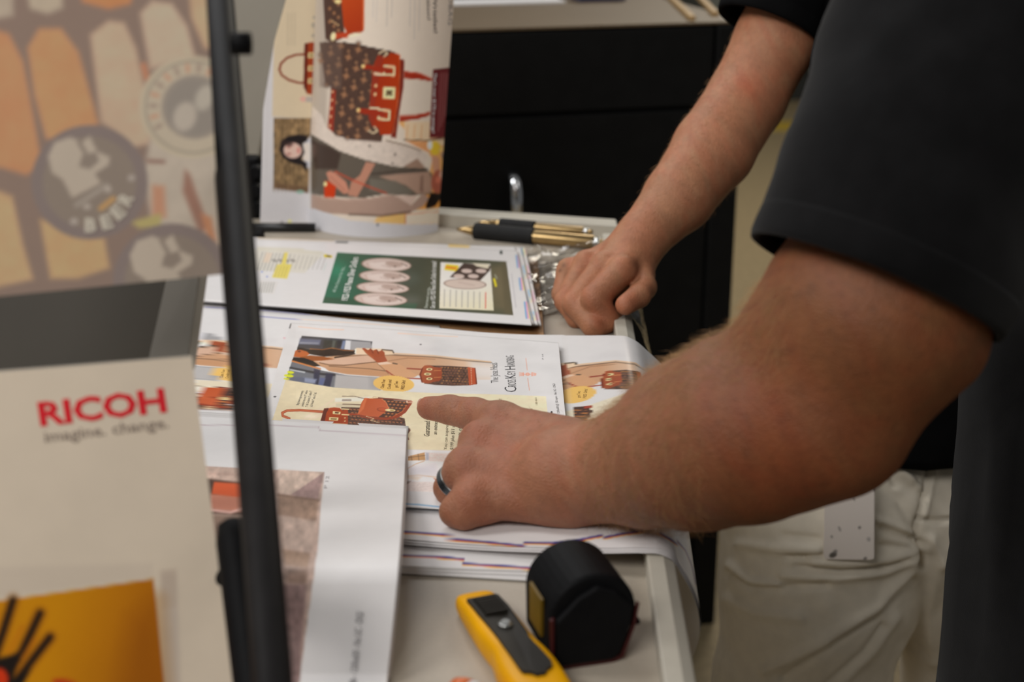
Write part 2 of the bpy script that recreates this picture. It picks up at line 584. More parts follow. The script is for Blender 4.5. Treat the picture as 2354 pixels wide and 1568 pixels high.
def surface_nets(G, lo, h):
    S = G < 0
    n = G.shape
    c = [S[i:n[0] - 1 + i, j:n[1] - 1 + j, k:n[2] - 1 + k] for i in (0, 1) for j in (0, 1) for k in (0, 1)]
    cnt = sum(x.astype(np.int8) for x in c)
    cell = np.argwhere((cnt > 0) & (cnt < 8))
    ids = -np.ones([m - 1 for m in n], np.int64)
    ids[tuple(cell.T)] = np.arange(len(cell))
    acc = np.zeros((len(cell), 3)); num = np.zeros(len(cell))
    off = [(i, j, k) for i in (0, 1) for j in (0, 1) for k in (0, 1)]
    for a in range(8):
        for b in range(a + 1, 8):
            d = np.subtract(off[b], off[a])
            if np.abs(d).sum() != 1: continue
            va = G[tuple((cell + off[a]).T)]; vb = G[tuple((cell + off[b]).T)]
            x = (va < 0) != (vb < 0)
            t = np.where(x, va / np.where(x, va - vb, 1), 0)
            acc += np.where(x[:, None], np.asarray(off[a]) + t[:, None] * d, 0); num += x
    V = (cell + acc / num[:, None]) * h + lo
    Q = []
    for ax in range(3):
        o1, o2 = [(1, 2), (2, 0), (0, 1)][ax]
        A = np.take(S, range(n[ax] - 1), ax); B = np.take(S, range(1, n[ax]), ax)
        e = np.argwhere(A != B)
        e = e[(e[:, o1] > 0) & (e[:, o2] > 0) & (e[:, o1] < n[o1] - 1) & (e[:, o2] < n[o2] - 1)]
        d1 = np.zeros(3, int); d1[o1] = 1; d2 = np.zeros(3, int); d2[o2] = 1
        q = np.stack([ids[tuple((e - d1 - d2).T)], ids[tuple((e - d2).T)], ids[tuple(e.T)], ids[tuple((e - d1).T)]], 1)
        flip = ~S[tuple(e.T)]
        q[flip] = q[flip][:, ::-1]
        Q.append(q)
    Q = np.concatenate(Q)
    return V, Q[(Q >= 0).all(1)]


def lap_smooth(V, Q, it=2, w=0.5):
    E = np.concatenate([Q[:, [0, 1]], Q[:, [1, 2]], Q[:, [2, 3]], Q[:, [3, 0]]])
    E = np.concatenate([E, E[:, ::-1]])
    deg = np.bincount(E[:, 0], minlength=len(V)).astype(float)
    for _ in range(it):
        A = np.stack([np.bincount(E[:, 0], weights=V[E[:, 1], j], minlength=len(V)) for j in range(3)], 1) / np.maximum(deg, 1)[:, None]
        V = V + w * (A - V)
    return V


def vnormals(V, Q):
    fn = np.cross(V[Q[:, 2]] - V[Q[:, 0]], V[Q[:, 3]] - V[Q[:, 1]])
    N = np.zeros_like(V)
    for k in range(Q.shape[1]):
        for j in range(3):
            N[:, j] += np.bincount(Q[:, k], weights=fn[:, j], minlength=len(V))
    return N / (np.linalg.norm(N, axis=1)[:, None] + 1e-12)
# ------------------------------------------------------------------ setting
T = 1.02                                           # table top height
fl = MB().box(-5, 6, -1.0, 12, -0.05, 0).build('floor', M_FLOOR); tag(fl, kind='structure')
wl = MB().box(-5, 6, 11.0, 11.1, 0, 3.4).build('wall_back', M_WALL); tag(wl, kind='structure')

# yellow tape on the far floor
a = [at_z(x, y, 0.0) for x, y in ((1740, 279), (1900, 279), (1900, 301), (1740, 301))]
tag(MB().prism([(p[0], p[1]) for p in a], 0.0, 0.001).build('floor_tape', M_TAPE), 'yellow tape stripe stuck across the tan floor behind the two arms', 'tape')

# grey machine far behind
gm = empty('grey_machine', (2.35, 9.2, 0), 'pale grey machine cabinet standing far off on the floor, seen between arm and sleeve', 'machine')
MB().box(1.2, 3.4, 9.0, 10.0, 0.2, 1.6).build('housing', mat('pale_grey_housing', tuple(lin((120, 124, 118))), 0.5, noise=0.03), gm, bevel=0.02)
MB().box(1.25, 3.35, 9.05, 9.95, 0.0, 0.2).build('plinth', mat('dark_plinth', (.02, .022, .02), 0.6, noise=0.1), gm)

# black cabinet behind the table: front runs from A to B
A0, B0 = np.array([-0.0934, 2.446]), np.array([0.356, 2.560])
dv = (B0 - A0) / np.linalg.norm(B0 - A0); nv_ = np.array([-dv[1], dv[0]])
CABZ = 1.2147
Mc = Matrix(((dv[0], nv_[0], 0, B0[0]), (dv[1], nv_[1], 0, B0[1]), (0, 0, 1, 0), (0, 0, 0, 1)))
cab = empty('black_cabinet', (B0[0], B0[1], 0), 'wide matt black cabinet with tan top standing behind the table', 'cabinet')
XR = 0.062
MB().box(-1.25, XR, 0.012, 0.45, 0.06, CABZ - 0.004, Mc).build('carcass', M_CABINET, cab, bevel=0.003)
MB().box(-1.25, 0.003, 0.0, 0.012, 1.068, CABZ - 0.008, Mc).build('drawer_front', M_CABINET, cab, bevel=0.002)
MB().box(-1.25, 0.003, 0.0, 0.012, 0.08, 1.060, Mc).build('door', M_CABINET, cab, bevel=0.002)
MB().box(0.008, XR, -0.002, 0.05, 0.0, CABZ - 0.006, Mc).build('corner_post', M_CABINET, cab, bevel=0.004)
MB().box(-1.26, XR, 0.002, 0.47, CABZ - 0.004, CABZ, Mc).build('worktop', M_WORKTOP, cab)
MB().box(-1.2, 0.0, 0.05, 0.4, 0.0, 0.06, Mc).build('plinth', M_CABINET, cab)
hb = MB()
hx = at_y(1170, 455, 2.49)
Mi = Mc.inverted(); hl = Mi @ Vector(hx)
for dx in (0,):
    pts = [(hl.x, 0.0, hl.z + 0.048), (hl.x, -0.022, hl.z + 0.045), (hl.x, -0.034, hl.z + 0.03), (hl.x, -0.034, hl.z - 0.045), (hl.x, -0.022, hl.z - 0.062), (hl.x, 0.0, hl.z - 0.065)]
    hb.tube([Mc @ Vector(p) for p in pts], 0.0115, 14, ref=(1, 0.2, 0))
o = hb.build('handle', M_CHROME, cab, smooth=True, sub=1); o['label'] = 'chrome pull handle'
o = MB().box(0.035, 0.055, -0.02, -0.002, 1.135, 1.175, Mc).build('latch', M_DKPLASTIC, cab, bevel=0.003)
o = MB().box(0.046, 0.060, -0.022, -0.002, 1.095, 1.115, Mc).build('latch_tab', M_YELLOW, cab, bevel=0.002); o['label'] = 'small yellow tab'

# things on the cabinet top
MB_ = MB().box(-0.47, -0.16, 0.385, 0.46, 0, 0.004, Matrix.Translation((0, 0, CABZ)) @ Mc)
tag(MB_.build('paper_sheet', M_WHITE), 'white paper lying at the back of the tan cabinet top', 'paper')
bb = empty('binder', tuple(Matrix.Translation((0, 0, CABZ)) @ Mc @ Vector((-0.07, 0.36, 0))), 'dark blue binder lying at the back of the tan cabinet top', 'binder')
MB().box(-0.128, -0.03, 0.395, 0.46, 0, 0.028, Matrix.Translation((0, 0, CABZ)) @ Mc).build('cover', M_BLUE, bb, bevel=0.002)
MB().box(-0.125, -0.033, 0.397, 0.455, 0.004, 0.024, Matrix.Translation((0, 0, CABZ + 0.0)) @ Mc).build('pages', M_WHITE, bb)
for (x0, y0, x1, y1, lb) in ((1537, -12, 1592, 40, 'pale wooden stick on the cabinet top, left one of two by the black sleeve'),
                             (1603, -14, 1645, 30, 'pale wooden stick on the cabinet top, right one touching the black sleeve')):
    p, q = at_z(x0, y0, CABZ + 0.006), at_z(x1, y1, CABZ + 0.006)
    d = (q - p)[:2]; L = np.linalg.norm(d); an = math.atan2(d[1], d[0])
    tag(MB().box(0, L, -0.006, 0.006, 0, 0.009, Matrix.Translation((p[0], p[1], CABZ)) @ Matrix.Rotation(an, 4, 'Z')).build('wooden_stick', M_WOOD, bevel=0.0015), lb, 'stick')

# ------------------------------------------------------------------ table
tb = empty('work_table', (-0.5, 1.4, 0), 'grey-beige laminate worktable with a raised rim at back and right', 'table')


def rim_x(y): return 0.0893 + (y - 0.72) * 0.025


def back_y(x): return 1.843 - 0.28 * x


NEAR = 0.70
top = [(-1.0, NEAR), (rim_x(NEAR) + 0.02, NEAR), (rim_x(1.82) + 0.02, back_y(rim_x(1.82) + 0.02) + 0.03), (-1.0, back_y(-1.0) + 0.03)]
MB().prism(top, T - 0.03, T).build('tabletop', M_TABLE, tb)
pr = [(0, 0), (0, 0.018), (0.0115, 0.018), (0.020, 0.0125), (0.020, -0.03)]
ya, yb = NEAR, 1.765
V = []
for y in (ya, yb):
    V += [(rim_x(y) + p[0], y, T + p[1]) for p in pr]
n = len(pr)
MB().add(V, [tuple(range(n))[::-1], tuple(range(n, 2 * n))] + [(i, (i + 1) % n, n + (i + 1) % n, n + i) for i in range(n)]).build('side_rim', M_RIM, tb, bevel=0.0015)
xa, xb = -1.0, 0.138
V = []
for x in (xa, xb):
    y = back_y(x)
    V += [(x, y, T - 0.03), (x, y, T + 0.018), (x, y + 0.035, T + 0.018), (x, y + 0.035, T - 0.03)]
MB().add(V, [(3, 2, 1, 0), (4, 5, 6, 7)] + [(i, (i + 1) % 4, 4 + (i + 1) % 4, 4 + i) for i in range(4)]).build('back_rim', M_RIM, tb, bevel=0.0015)
MB().box(-0.98, 0.07, NEAR + 0.02, NEAR + 0.045, T - 0.11, T - 0.03).build('apron', M_RIM, tb)
for (x, y) in ((-0.94, NEAR + 0.05), (0.05, NEAR + 0.05), (0.07, 1.72), (-0.94, 1.98)):
    MB().box(x - 0.025, x + 0.025, y - 0.025, y + 0.025, 0, T - 0.03).build('leg', M_RIM, tb, bevel=0.004)
# ------------------------------------------------------------------ printed pictures (drawn in the photo's pixel measure)
WH = (208, 205, 204)
BROWN, TAN, OR, DOR, CR = (84, 58, 48), (190, 146, 112), (180, 70, 32), (110, 42, 22), (226, 204, 150)


def bag_upright(A):
    """the handbag of the title page, lying on its side"""
    A.line([(936, 847), (968, 849)], 3, (140, 62, 45)); A.line([(888, 852), (905, 864), (930, 869), (966, 871)], 2.6, (150, 66, 48))
    A.poly([(980, 840), (1030, 841), (1076, 844), (1092, 846), (1095, 883), (1078, 886), (1040, 887), (1000, 885), (975, 882)], BROWN)
    A.speck([(980, 840), (1076, 844), (1080, 886), (975, 882)], .45, 3.5, 2.2, 3)
    for r in range(7):
        for k in range(9):
            x, y = 1016 + k * 7.2 + (r % 2) * 3.5, 845 + r * 6 + k * .35
            A.ell(x, y, 2.0 if (k + r) % 3 else 2.8, 1.0 if (k + r) % 2 else 1.5, (150, 98, 66) if (k * r) % 5 else (196, 136, 70), 0, 1.6, .6)
    A.poly([(964, 861), (970, 846), (976, 840), (990, 840), (999, 844), (1016, 846), (1016, 868), (1010, 876), (998, 878), (984, 882), (969, 879)], (158, 78, 44), 1.4, 1, (140, 66, 38), ((970, 845), (1010, 878)))
    A.poly([(964, 861), (970, 846), (973, 846), (968, 861), (972, 879), (969, 879)], DOR)
    A.poly([(1006, 845), (1014, 846), (1014, 872), (1006, 873)], (150, 64, 36), 1.4, .7)
    A.line([(998, 852), (1013, 852)], 1.5, (215, 150, 90), 1, .7); A.line([(998, 868), (1013, 867)], 1.5, (215, 150, 90), 1, .7)
    for (x, y, wd) in ((987, 849, 7), (983, 860, 8.5), (987, 871, 7)):
        A.ell(x, y, wd, 3, CR, 0, 1.2); A.ell(x, y, wd * .55, 1.3, (90, 60, 30), 0, 1)
    A.poly([(1075, 844), (1092, 846), (1096, 883), (1078, 886)], (174, 76, 42))
    for k in range(10): A.ell(1083 + k * .15, 848 + k * 3.8, 1.2, .7, (232, 205, 170), 0, 1)
    A.poly([(1091, 846), (1093, 846), (1097, 883), (1094, 884)], DOR)


def coat_picture(A, head=True):
    if head:
        A.poly([(694, 772), (800, 780), (856, 785), (853, 803), (790, 812), (740, 805), (683, 800)], (62, 62, 66))
        A.poly([(690, 778), (738, 781), (735, 793), (687, 791)], (98, 102, 122), 4); A.poly([(690, 786), (733, 788), (732, 791), (688, 790)], (138, 140, 152), 3)
        A.poly([(745, 781), (778, 783), (772, 803), (742, 801)], (52, 53, 48), 3)
        A.poly([(765, 782), (772, 783), (768, 802), (762, 801)], (80, 84, 78), 3)
        A.poly([(776, 783), (790, 783), (784, 800), (774, 801)], (40, 40, 44), 3); A.poly([(788, 783), (796, 783), (790, 805), (783, 803)], (110, 122, 150), 4)
    A.poly([(795, 782), (808, 783), (806, 805), (791, 805)], (205, 203, 205), 3)
    A.poly([(806, 783), (852, 786), (856, 801), (806, 806)], (152, 150, 151), 3)
    # coat
    A.poly([(715, 829), (770, 817), (850, 814), (900, 814), (1000, 820), (1062, 827), (1135, 838), (1128, 873), (1090, 873), (960, 867), (905, 869), (870, 866), (800, 861), (757, 853), (737, 843)], TAN, 2, 1, (214, 190, 168), ((960, 850), (1140, 855)))
    A.poly([(1080, 830), (1145, 838), (1150, 874), (1090, 875)], WH, 26, .8)
    A.line([(770, 822), (850, 816), (900, 816), (1000, 821), (1060, 828), (1130, 834)], 2.2, (88, 66, 48), 2.5, .8)
    A.line([(900, 812), (1000, 818), (1062, 825), (1128, 832)], 2.5, (214, 168, 122), 2, .8)
    A.poly([(717, 829), (770, 824), (800, 820), (845, 817), (866, 831), (800, 839), (745, 836)], (202, 166, 142), 2)
    A.line([(735, 834), (757, 839), (790, 840), (866, 832)], 1.8, (84, 60, 44), 1.6, .85); A.line([(757, 842), (850, 848), (893, 854)], 1.8, (92, 66, 46), 2, .8)
    A.line([(893, 830), (938, 823), (1000, 826)], 1.5, (130, 92, 66), 2, .7)
    A.poly([(760, 845), (850, 850), (890, 856), (905, 866), (800, 859), (755, 852)], (184, 136, 98), 4, .7)
    A.poly([(737, 843), (747, 846), (760, 857), (740, 851)], (226, 222, 222), 2); A.line([(757, 856), (800, 862), (870, 867)], 1.6, (228, 224, 222), 1.6)
    # sleeve
    A.poly([(867, 834), (890, 831), (920, 838), (958, 862), (950, 868), (905, 866), (889, 855)], (198, 150, 112), 1.6)
    A.line([(867, 835), (889, 855), (893, 859)], 1.4, (110, 78, 54), 1.5, .8)
    A.poly([(867, 834), (888, 831), (902, 836), (872, 839)], (218, 188, 165), 1.6); A.line([(903, 835), (913, 837)], 2.6, (88, 72, 58), 1.2)
    A.poly([(952, 868), (960, 863), (975, 865), (975, 870)], WH, 2)
    # scarf and hand
    A.poly([(815, 803), (820, 800), (880, 802), (904, 808), (905, 815), (870, 817), (818, 814)], (222, 194, 164), 1.6); A.line([(818, 803), (817, 812)], 2.5, (238, 226, 210), 2)
    A.line([(878, 804), (902, 806), (905, 811)], 2.6, (70, 58, 44), 2)
    A.poly([(832, 801), (838, 800), (846, 805), (852, 801), (858, 806), (865, 803), (871, 808), (878, 805), (884, 810), (885, 819), (891, 831), (868, 834), (855, 823), (841, 812)], (152, 72, 40), 1.4)
    A.line([(852, 802), (858, 812)], 1.5, (95, 40, 24), 1.2); A.line([(866, 804), (870, 813)], 1.5, (95, 40, 24), 1.2); A.line([(838, 806), (858, 822)], 1.5, (190, 108, 66), 2, .6)
    if head:
        A.poly([(684, 798), (712, 803), (740, 803), (760, 801), (800, 804), (816, 808), (813, 813), (790, 817), (745, 820), (710, 814), (682, 807)], (36, 26, 19), 2)
        A.line([(713, 802), (742, 804), (762, 800), (790, 805), (812, 806)], 2, (178, 108, 50), 2, .75)
        A.line([(770, 822), (800, 817), (815, 813)], 3, (44, 32, 24), 2)
        A.poly([(679, 806), (690, 804), (705, 808), (712, 814), (704, 819), (690, 822), (675, 820)], (178, 92, 42), 1.5); A.ell(688, 808, 4, 1.8, (90, 38, 24), 0, 1.5)
        A.poly([(690, 821), (712, 817), (745, 820), (769, 826), (740, 829), (712, 830), (690, 826)], (144, 78, 32), 1.6)
        A.poly([(675, 821), (700, 823), (720, 830), (736, 841), (722, 843), (700, 837), (671, 829)], (32, 23, 17), 1.8)
    else:
        A.line([(780, 806), (812, 806)], 8, (50, 42, 34), 2.5); A.line([(786, 802), (812, 803)], 1.5, (190, 130, 70), 1.5)
        A.line([(765, 820), (812, 817), (846, 814)], 2.5, (60, 52, 42), 2)
    # lower street background
    lo = [(671, 831), (700, 839), (722, 846), (740, 852), (757, 855), (800, 863), (870, 868), (890, 872), (872, 900), (770, 892), (657, 874)]
    A.poly([p for p in lo], (104, 106, 112), 1.6)
    if head:
        A.line([(672, 830), (700, 838), (736, 848)], 3.2, (196, 118, 58), 2)
        A.line([(668, 846), (740, 860), (770, 862)], 5, (46, 46, 50), 3); A.line([(668, 850), (700, 856)], 3, (186, 188, 190), 3)
        A.poly([(722, 848), (736, 851), (732, 888), (720, 886)], (46, 48, 68), 4); A.poly([(750, 858), (766, 860), (758, 892), (742, 890)], (42, 44, 66), 4)
        A.poly([(698, 868), (728, 872), (724, 882), (698, 878)], (132, 138, 160), 5); A.poly([(672, 866), (700, 868), (700, 880), (664, 876)], (92, 96, 112), 4)
        A.poly([(736, 868), (748, 870), (742, 886), (732, 884)], (86, 94, 130), 4)
        for (x, y, rx, ry) in ((668, 856, 8, 3), (664, 864, 11, 3.4), (659, 871, 7, 2)): A.ell(x, y, rx, ry, (206, 208, 40), .1, 2)
        A.ell(666, 861, 4, 1.6, (150, 185, 20), 0, 2)
    A.poly([(772, 861), (870, 868), (885, 872), (872, 900), (768, 892)], (172, 168, 166), 5)
    A.poly([(850, 868), (880, 872), (872, 896), (852, 890)], (140, 138, 138), 14, .6)
    # pale bloom at right of the scene
    for (x, y, rx, ry) in ((965, 805, 28, 7), (985, 800, 22, 6), (1010, 806, 18, 7), (1070, 806, 16, 6)): A.ell(x, y, rx, ry, (196, 192, 192), .1, 12, .35)


def sticker(A):
    A.ell(905, 882.5, 46, 18.5, (223, 178, 98), .06, 1.4, 1, 44, .05)


STICKER_TXT = [('Claim Your', (882, 892), (886, 872), (-8, 0)), ('Credit and', (898, 894), (900, 873), (-8, 0)), ('get Two', (914, 891), (915, 876), (-8, 0)), ('FREE Gifts!', (929, 895), (932, 874), (-8, 0))]


def cream(A):
    A.poly([(657, 873), (700, 880), (770, 891), (880, 898), (1000, 904), (1120, 906), (1255, 911), (1258, 940), (1266, 1046), (1040, 1036), (925, 1033), (780, 1022), (600, 1008), (628, 960)], (216, 201, 168), 1.4, 1, (222, 210, 178), ((700, 900), (1200, 960)))
    A.speck([(657, 873), (880, 898), (1255, 911), (1266, 1046), (925, 1033), (600, 1008)], .03, 14, 6, 9)


def bag_pair(A):
    for (p, q) in (((700, 962), (768, 918)), ((712, 964), (780, 922)), ((722, 962), (790, 930))): A.line([p, q], 3, (228, 200, 178), 3, .6)
    A.poly([(770, 915), (860, 912), (860, 922), (770, 924)], (226, 220, 208), 3, .8); A.poly([(772, 928), (840, 930), (838, 935), (772, 936)], (198, 184, 156), 2, .8)
    A.line([(787, 911), (815, 911), (830, 915), (845, 917)], 1.3, (92, 72, 62), 1); A.line([(788, 920), (806, 920)], 4, (120, 104, 96), 1.5, .7); A.line([(788, 929), (836, 931)], 2, (100, 76, 60), 1.2)
    h = [(665, 962), (650, 956), (649, 949), (660, 944), (690, 943), (745, 947)]
    A.line(h, 5.5, (160, 66, 36)); A.line(h, 1.6, (205, 118, 78), 1)
    A.poly([(784, 936), (832, 937), (930, 962), (934, 986), (900, 990), (800, 978)], BROWN)
    A.poly([(900, 966), (928, 970), (927, 992), (898, 990)], (70, 46, 38))
    A.speck([(784, 936), (832, 937), (930, 962), (934, 986), (800, 978)], .4, 4, 2.5, 4)
    for r in range(6):
        for k in range(15):
            x, y = 806 + k * 8.6 + (r % 2) * 4, 941 + r * 7.6 + k * .6
            if x > 922 or y > 990: continue
            A.ell(x, y, 2.8, 1.0, (190, 118, 74), 0, 1, .8)
            A.ell(x + 2, y + 1.4, 1.0, 1.6, (176, 104, 66), 0, 1, .6)
    A.poly([(736, 970), (745, 939), (756, 938), (748, 974)], (92, 36, 22))
    A.poly([(757, 938), (768, 936.5), (781, 938), (788, 944), (800, 946), (800, 975), (746, 972), (750, 950)], (168, 66, 22), 1.4, 1, (150, 54, 18), ((755, 940), (770, 972)))
    A.poly([(790, 941), (800, 942), (799, 975), (788, 974)], (158, 62, 30))
    A.line([(775, 951), (830, 953)], 3.4, (158, 62, 34)); A.line([(787, 940), (802, 941)], 2, CR, 1); A.line([(786, 953), (802, 954)], 2, CR, 1)
    A.poly([(765, 945), (783, 947), (782, 953), (765, 952)], CR, 1.2); A.poly([(770, 947), (779, 948), (778, 951), (770, 950)], (80, 40, 20), 1)
    A.poly([(757, 959), (778, 960), (777, 967), (756, 966)], CR, 1.2); A.poly([(760, 961.5), (774, 962), (774, 965), (760, 964.5)], (110, 84, 40), 1)
    for (x, y) in ((793, 961), (793, 968)): A.ell(x, y, 2, 1, CR, 0, 1)
    # small bag
    A.poly([(858, 915), (880, 915), (930, 920), (946, 925), (932, 945), (918, 956), (895, 963), (868, 962), (850, 955)], (72, 46, 39))
    for r in range(6):
        for k in range(7):
            x, y = 884 + k * 9 + (r % 2) * 4, 922 + r * 7 + k * .7
            if y > 960 - max(0, x - 900) * .7: continue
            A.ell(x, y, 3.4, 1.1, (196, 120, 66), 0, 1, .85); A.ell(x, y, 1, 2.2, (196, 120, 66), 0, 1, .6)
    A.line([(944, 927), (931, 946), (915, 957), (890, 963), (855, 961), (830, 956)], 6, (142, 58, 34)); A.line([(935, 932), (925, 946), (905, 957)], 2, (184, 92, 52), 1.4)
    A.poly([(838, 915), (878, 917), (888, 926), (894, 940), (882, 950), (870, 959), (845, 957), (822, 952), (831, 926)], (178, 78, 36), 1.4, 1, (188, 90, 52), ((838, 915), (850, 960)))
    A.poly([(838, 915), (844, 915), (836, 940), (824, 952), (822, 952)], (214, 120, 76), 3, .6); A.line([(878, 917), (888, 926), (894, 940)], 1.4, (216, 130, 86), 1.2)
    A.ell(879, 942, 13, 5, (150, 62, 30), .1); A.ell(880, 941.5, 11, 3.6, (180, 78, 40), .1)
    A.ell(897, 943, 12, 3, CR, .05); A.ell(901, 943, 5, 1.2, (150, 110, 50), 0, 1)
    A.line([(858, 914), (872, 915), (905, 918), (945, 922)], 3, (118, 54, 40)); A.line([(850, 915), (868, 914)], 2.5, (222, 200, 160), 1.2)
    A.line([(905, 920), (935, 922)], 1, (225, 205, 180), 1)
    A.poly([(934, 921), (950, 922), (949, 927), (934, 926)], (226, 190, 160), 1.2); A.poly([(937, 922.5), (948, 923.5), (947, 925.5), (937, 925)], (140, 52, 36), 1)
    A.poly([(926, 981), (938, 982), (944, 989), (936, 1000), (941, 1011), (931, 1011), (933, 996)], (112, 56, 44))
    A.line([(842, 957), (860, 963), (852, 966), (872, 972)], 1.2, (214, 190, 150), 1)


def page_art(A):
    A.poly([(661, 743.5), (670, 744), (667, 755), (658, 754.5)], (52, 48, 50))
    A.ell(656, 771, 2.2, 1.2, (70, 68, 72)); A.ell(632, 912, 3.4, 1.4, (40, 38, 40)); A.ell(967, 792, 2.2, 1.4, (60, 58, 62)); A.ell(1268, 948, 2.2, 3, (40, 40, 46)); A.ell(930, 1134, 3.2, 1.5, (40, 38, 40))
    A.line([(686, 751), (740, 757), (790, 758)], 1.6, (228, 182, 156), 1.6); A.line([(915, 766), (985, 771), (1052, 774)], 1.6, (230, 190, 166), 1.6)
    coat_picture(A)
    bag_upright(A)
    sticker(A)
    cream(A)
    bag_pair(A)
    A.line([(1209, 824), (1212, 851)], 1.3, (214, 150, 128), 1.1); A.line([(1213, 869), (1217, 897)], 1.3, (208, 140, 116), 1.1)
    for (cx, f) in ((1199, 1), (1227, -1)):
        for k in (-3.6, 0, 3.6): A.line([(cx - 5, 860.5 + k), (cx + 5, 860.5 + k * .5)], 1.6, (222, 152, 130), 1)
        A.line([(cx + 4 * f, 857), (cx + 4 * f, 864)], 2, (222, 152, 130), 1)
    A.ell(1213, 860.5, 5, 3.6, (222, 152, 130)); A.ell(1213, 860.5, 2.5, 1.6, (236, 214, 206)); A.line([(1203, 860.5), (1222, 860.5)], 1.5, (222, 152, 130), 1)
    # lower picture
    A.poly([(925, 1034), (1040, 1037), (1270, 1046), (1275, 1140), (1000, 1136), (918, 1128)], (224, 219, 218), 2)
    A.poly([(931, 1051), (976, 1040), (978, 1058), (928, 1059)], (186, 142, 96), 2)
    for q in (((931, 1053), (977, 1047)), ((945, 1048), (947, 1058)), ((961, 1044), (963, 1058))): A.line(q, 1.5, (96, 74, 50), 1.4, .7)
    A.poly([(978, 1040), (987, 1041), (988, 1058), (979, 1058)], (176, 176, 184), 4)
    A.poly([(986, 1041), (1100, 1044), (1100, 1064), (986, 1060)], (226, 206, 198), 4); A.speck([(986, 1041), (1100, 1044), (1100, 1064), (986, 1060)], .06, 3, 2, 2)
    A.line([(932, 1080), (955, 1067), (975, 1060)], 1.6, (200, 166, 132), 2); A.line([(928, 1096), (960, 1092), (1010, 1098)], 1.8, (206, 176, 148), 2.5)
    A.poly([(926, 1090), (970, 1096), (960, 1104), (926, 1100)], (214, 196, 178), 6, .8); A.poly([(940, 1074), (1000, 1068), (1010, 1090), (950, 1092)], (206, 202, 208), 12, .7)
    A.poly([(996, 1099), (1008, 1102), (1005, 1108)], (190, 120, 80), 2)
    A.poly([(922, 1108), (945, 1106), (946, 1121), (922, 1122)], (146, 126, 116), 4); A.poly([(945, 1107), (1200, 1114), (1200, 1138), (920, 1129), (920, 1123)], (216, 202, 196), 3); A.speck([(945, 1107), (1200, 1114), (1200, 1138), (920, 1129)], .07, 4, 2, 8)
    A.poly([(918, 1129), (1275, 1140), (1275, 1180), (915, 1170)], WH, 2)
    A.line([(915, 1158), (960, 1160), (1016, 1166), (1200, 1172)], 3.2, (120, 160, 190), 1.6)


GREY = (96, 94, 92)
PAGE_TXT = [(t, a, b, u, (110, 78, 40)) for t, a, b, u in STICKER_TXT] + [
    ('The Jose Hess', (1146, 879), (1143, 834), (-18, 1), (52, 50, 54), -.012),
    ('C', (1189, 900), (1186, 889), (-28, 1), (40, 40, 46), -.012), ('ROSS', (1187, 888), (1186, 872), (-20, 1), (40, 40, 46), -.012),
    ('K', (1186, 869), (1185, 861), (-26, 1), (40, 40, 46), -.012), ('EY', (1185, 860), (1184, 852), (-19, 1), (40, 40, 46), -.012),
    ('H', (1185, 849), (1184, 841), (-25, 1), (40, 40, 46), -.012), ('ANDBAG', (1184, 840), (1181, 817), (-19, 1), (40, 40, 46), -.012),
    ('Bag shown approximately', (686, 931), (698, 898), (-6, 0), GREY), ('product may vary. 9" wide x', (697, 934), (708, 897), (-6, 0), GREY),
    ('7" tall. Crossbody: 5" wide x 7"', (707, 935), (718, 898), (-6, 0), GREY), ('tall. Wristlet 7" wide x 5" tall.', (718, 935), (728, 902), (-6, 0), GREY),
    ('Guaranteed satisfaction', (987, 1003), (990, 934), (-13, -1), (60, 54, 46)), ('an extraordinary value', (1004, 999), (1008, 928), (-9, -1), (60, 54, 46)),
    ('You can acquire the timeless Cross', (1027, 1034), (1035, 910), (-7, -1), (112, 104, 86)), ('$199 plus $11 shipping and handling', (1042, 1034), (1050, 910), (-8, -1), (112, 104, 86)),
    ('payments of $42. Plus enjoy', (1057, 1034), (1066, 915), (-8, -1), (100, 92, 76)), ('with each order', (1075, 1030), (1084, 930), (-8, -1), (112, 104, 86)),
    ('MAKE IT ALL SO YOURS!', (1157, 1010), (1154, 917), (-8, 0), (120, 108, 84)), ('to order today', (1095, 930), (1093, 915), (-6, 0), (140, 128, 100)),
    ('DIRECT 376', (1227, 965), (1224, 939), (-6, 0), (150, 138, 110)), ('shop online.com', (1237, 960), (1235, 944), (-5, 0), (150, 138, 110)), ('1 800 450 0', (1236, 931), (1234, 914), (-5, 0), (150, 138, 110)),
    ('The Gloss 80lb T - 1200x600 @ 150 mpm - No UC - DIGI', (1292, 985), (1276, 882), (-6, 0), (118, 116, 116)),
    ('P 14', (1250, 826), (1249, 814), (-4, 0), (130, 128, 130)), ('PAGE 1', (651, 779), (657, 779), (0, -4), (214, 90, 120)),
]

# ------------------------------------------------------------------ the stack of long web sheets that droops over the right rim


def paper_wave(x, y, s=0):
    return (vnoise(x * 14, y * 14, s) - 0.5) * 0.0016


def edge_near(x, off): return 0.9236 - 0.2061 * x + off


def edge_far(x, off): return 1.3775 - 0.33 * x + off


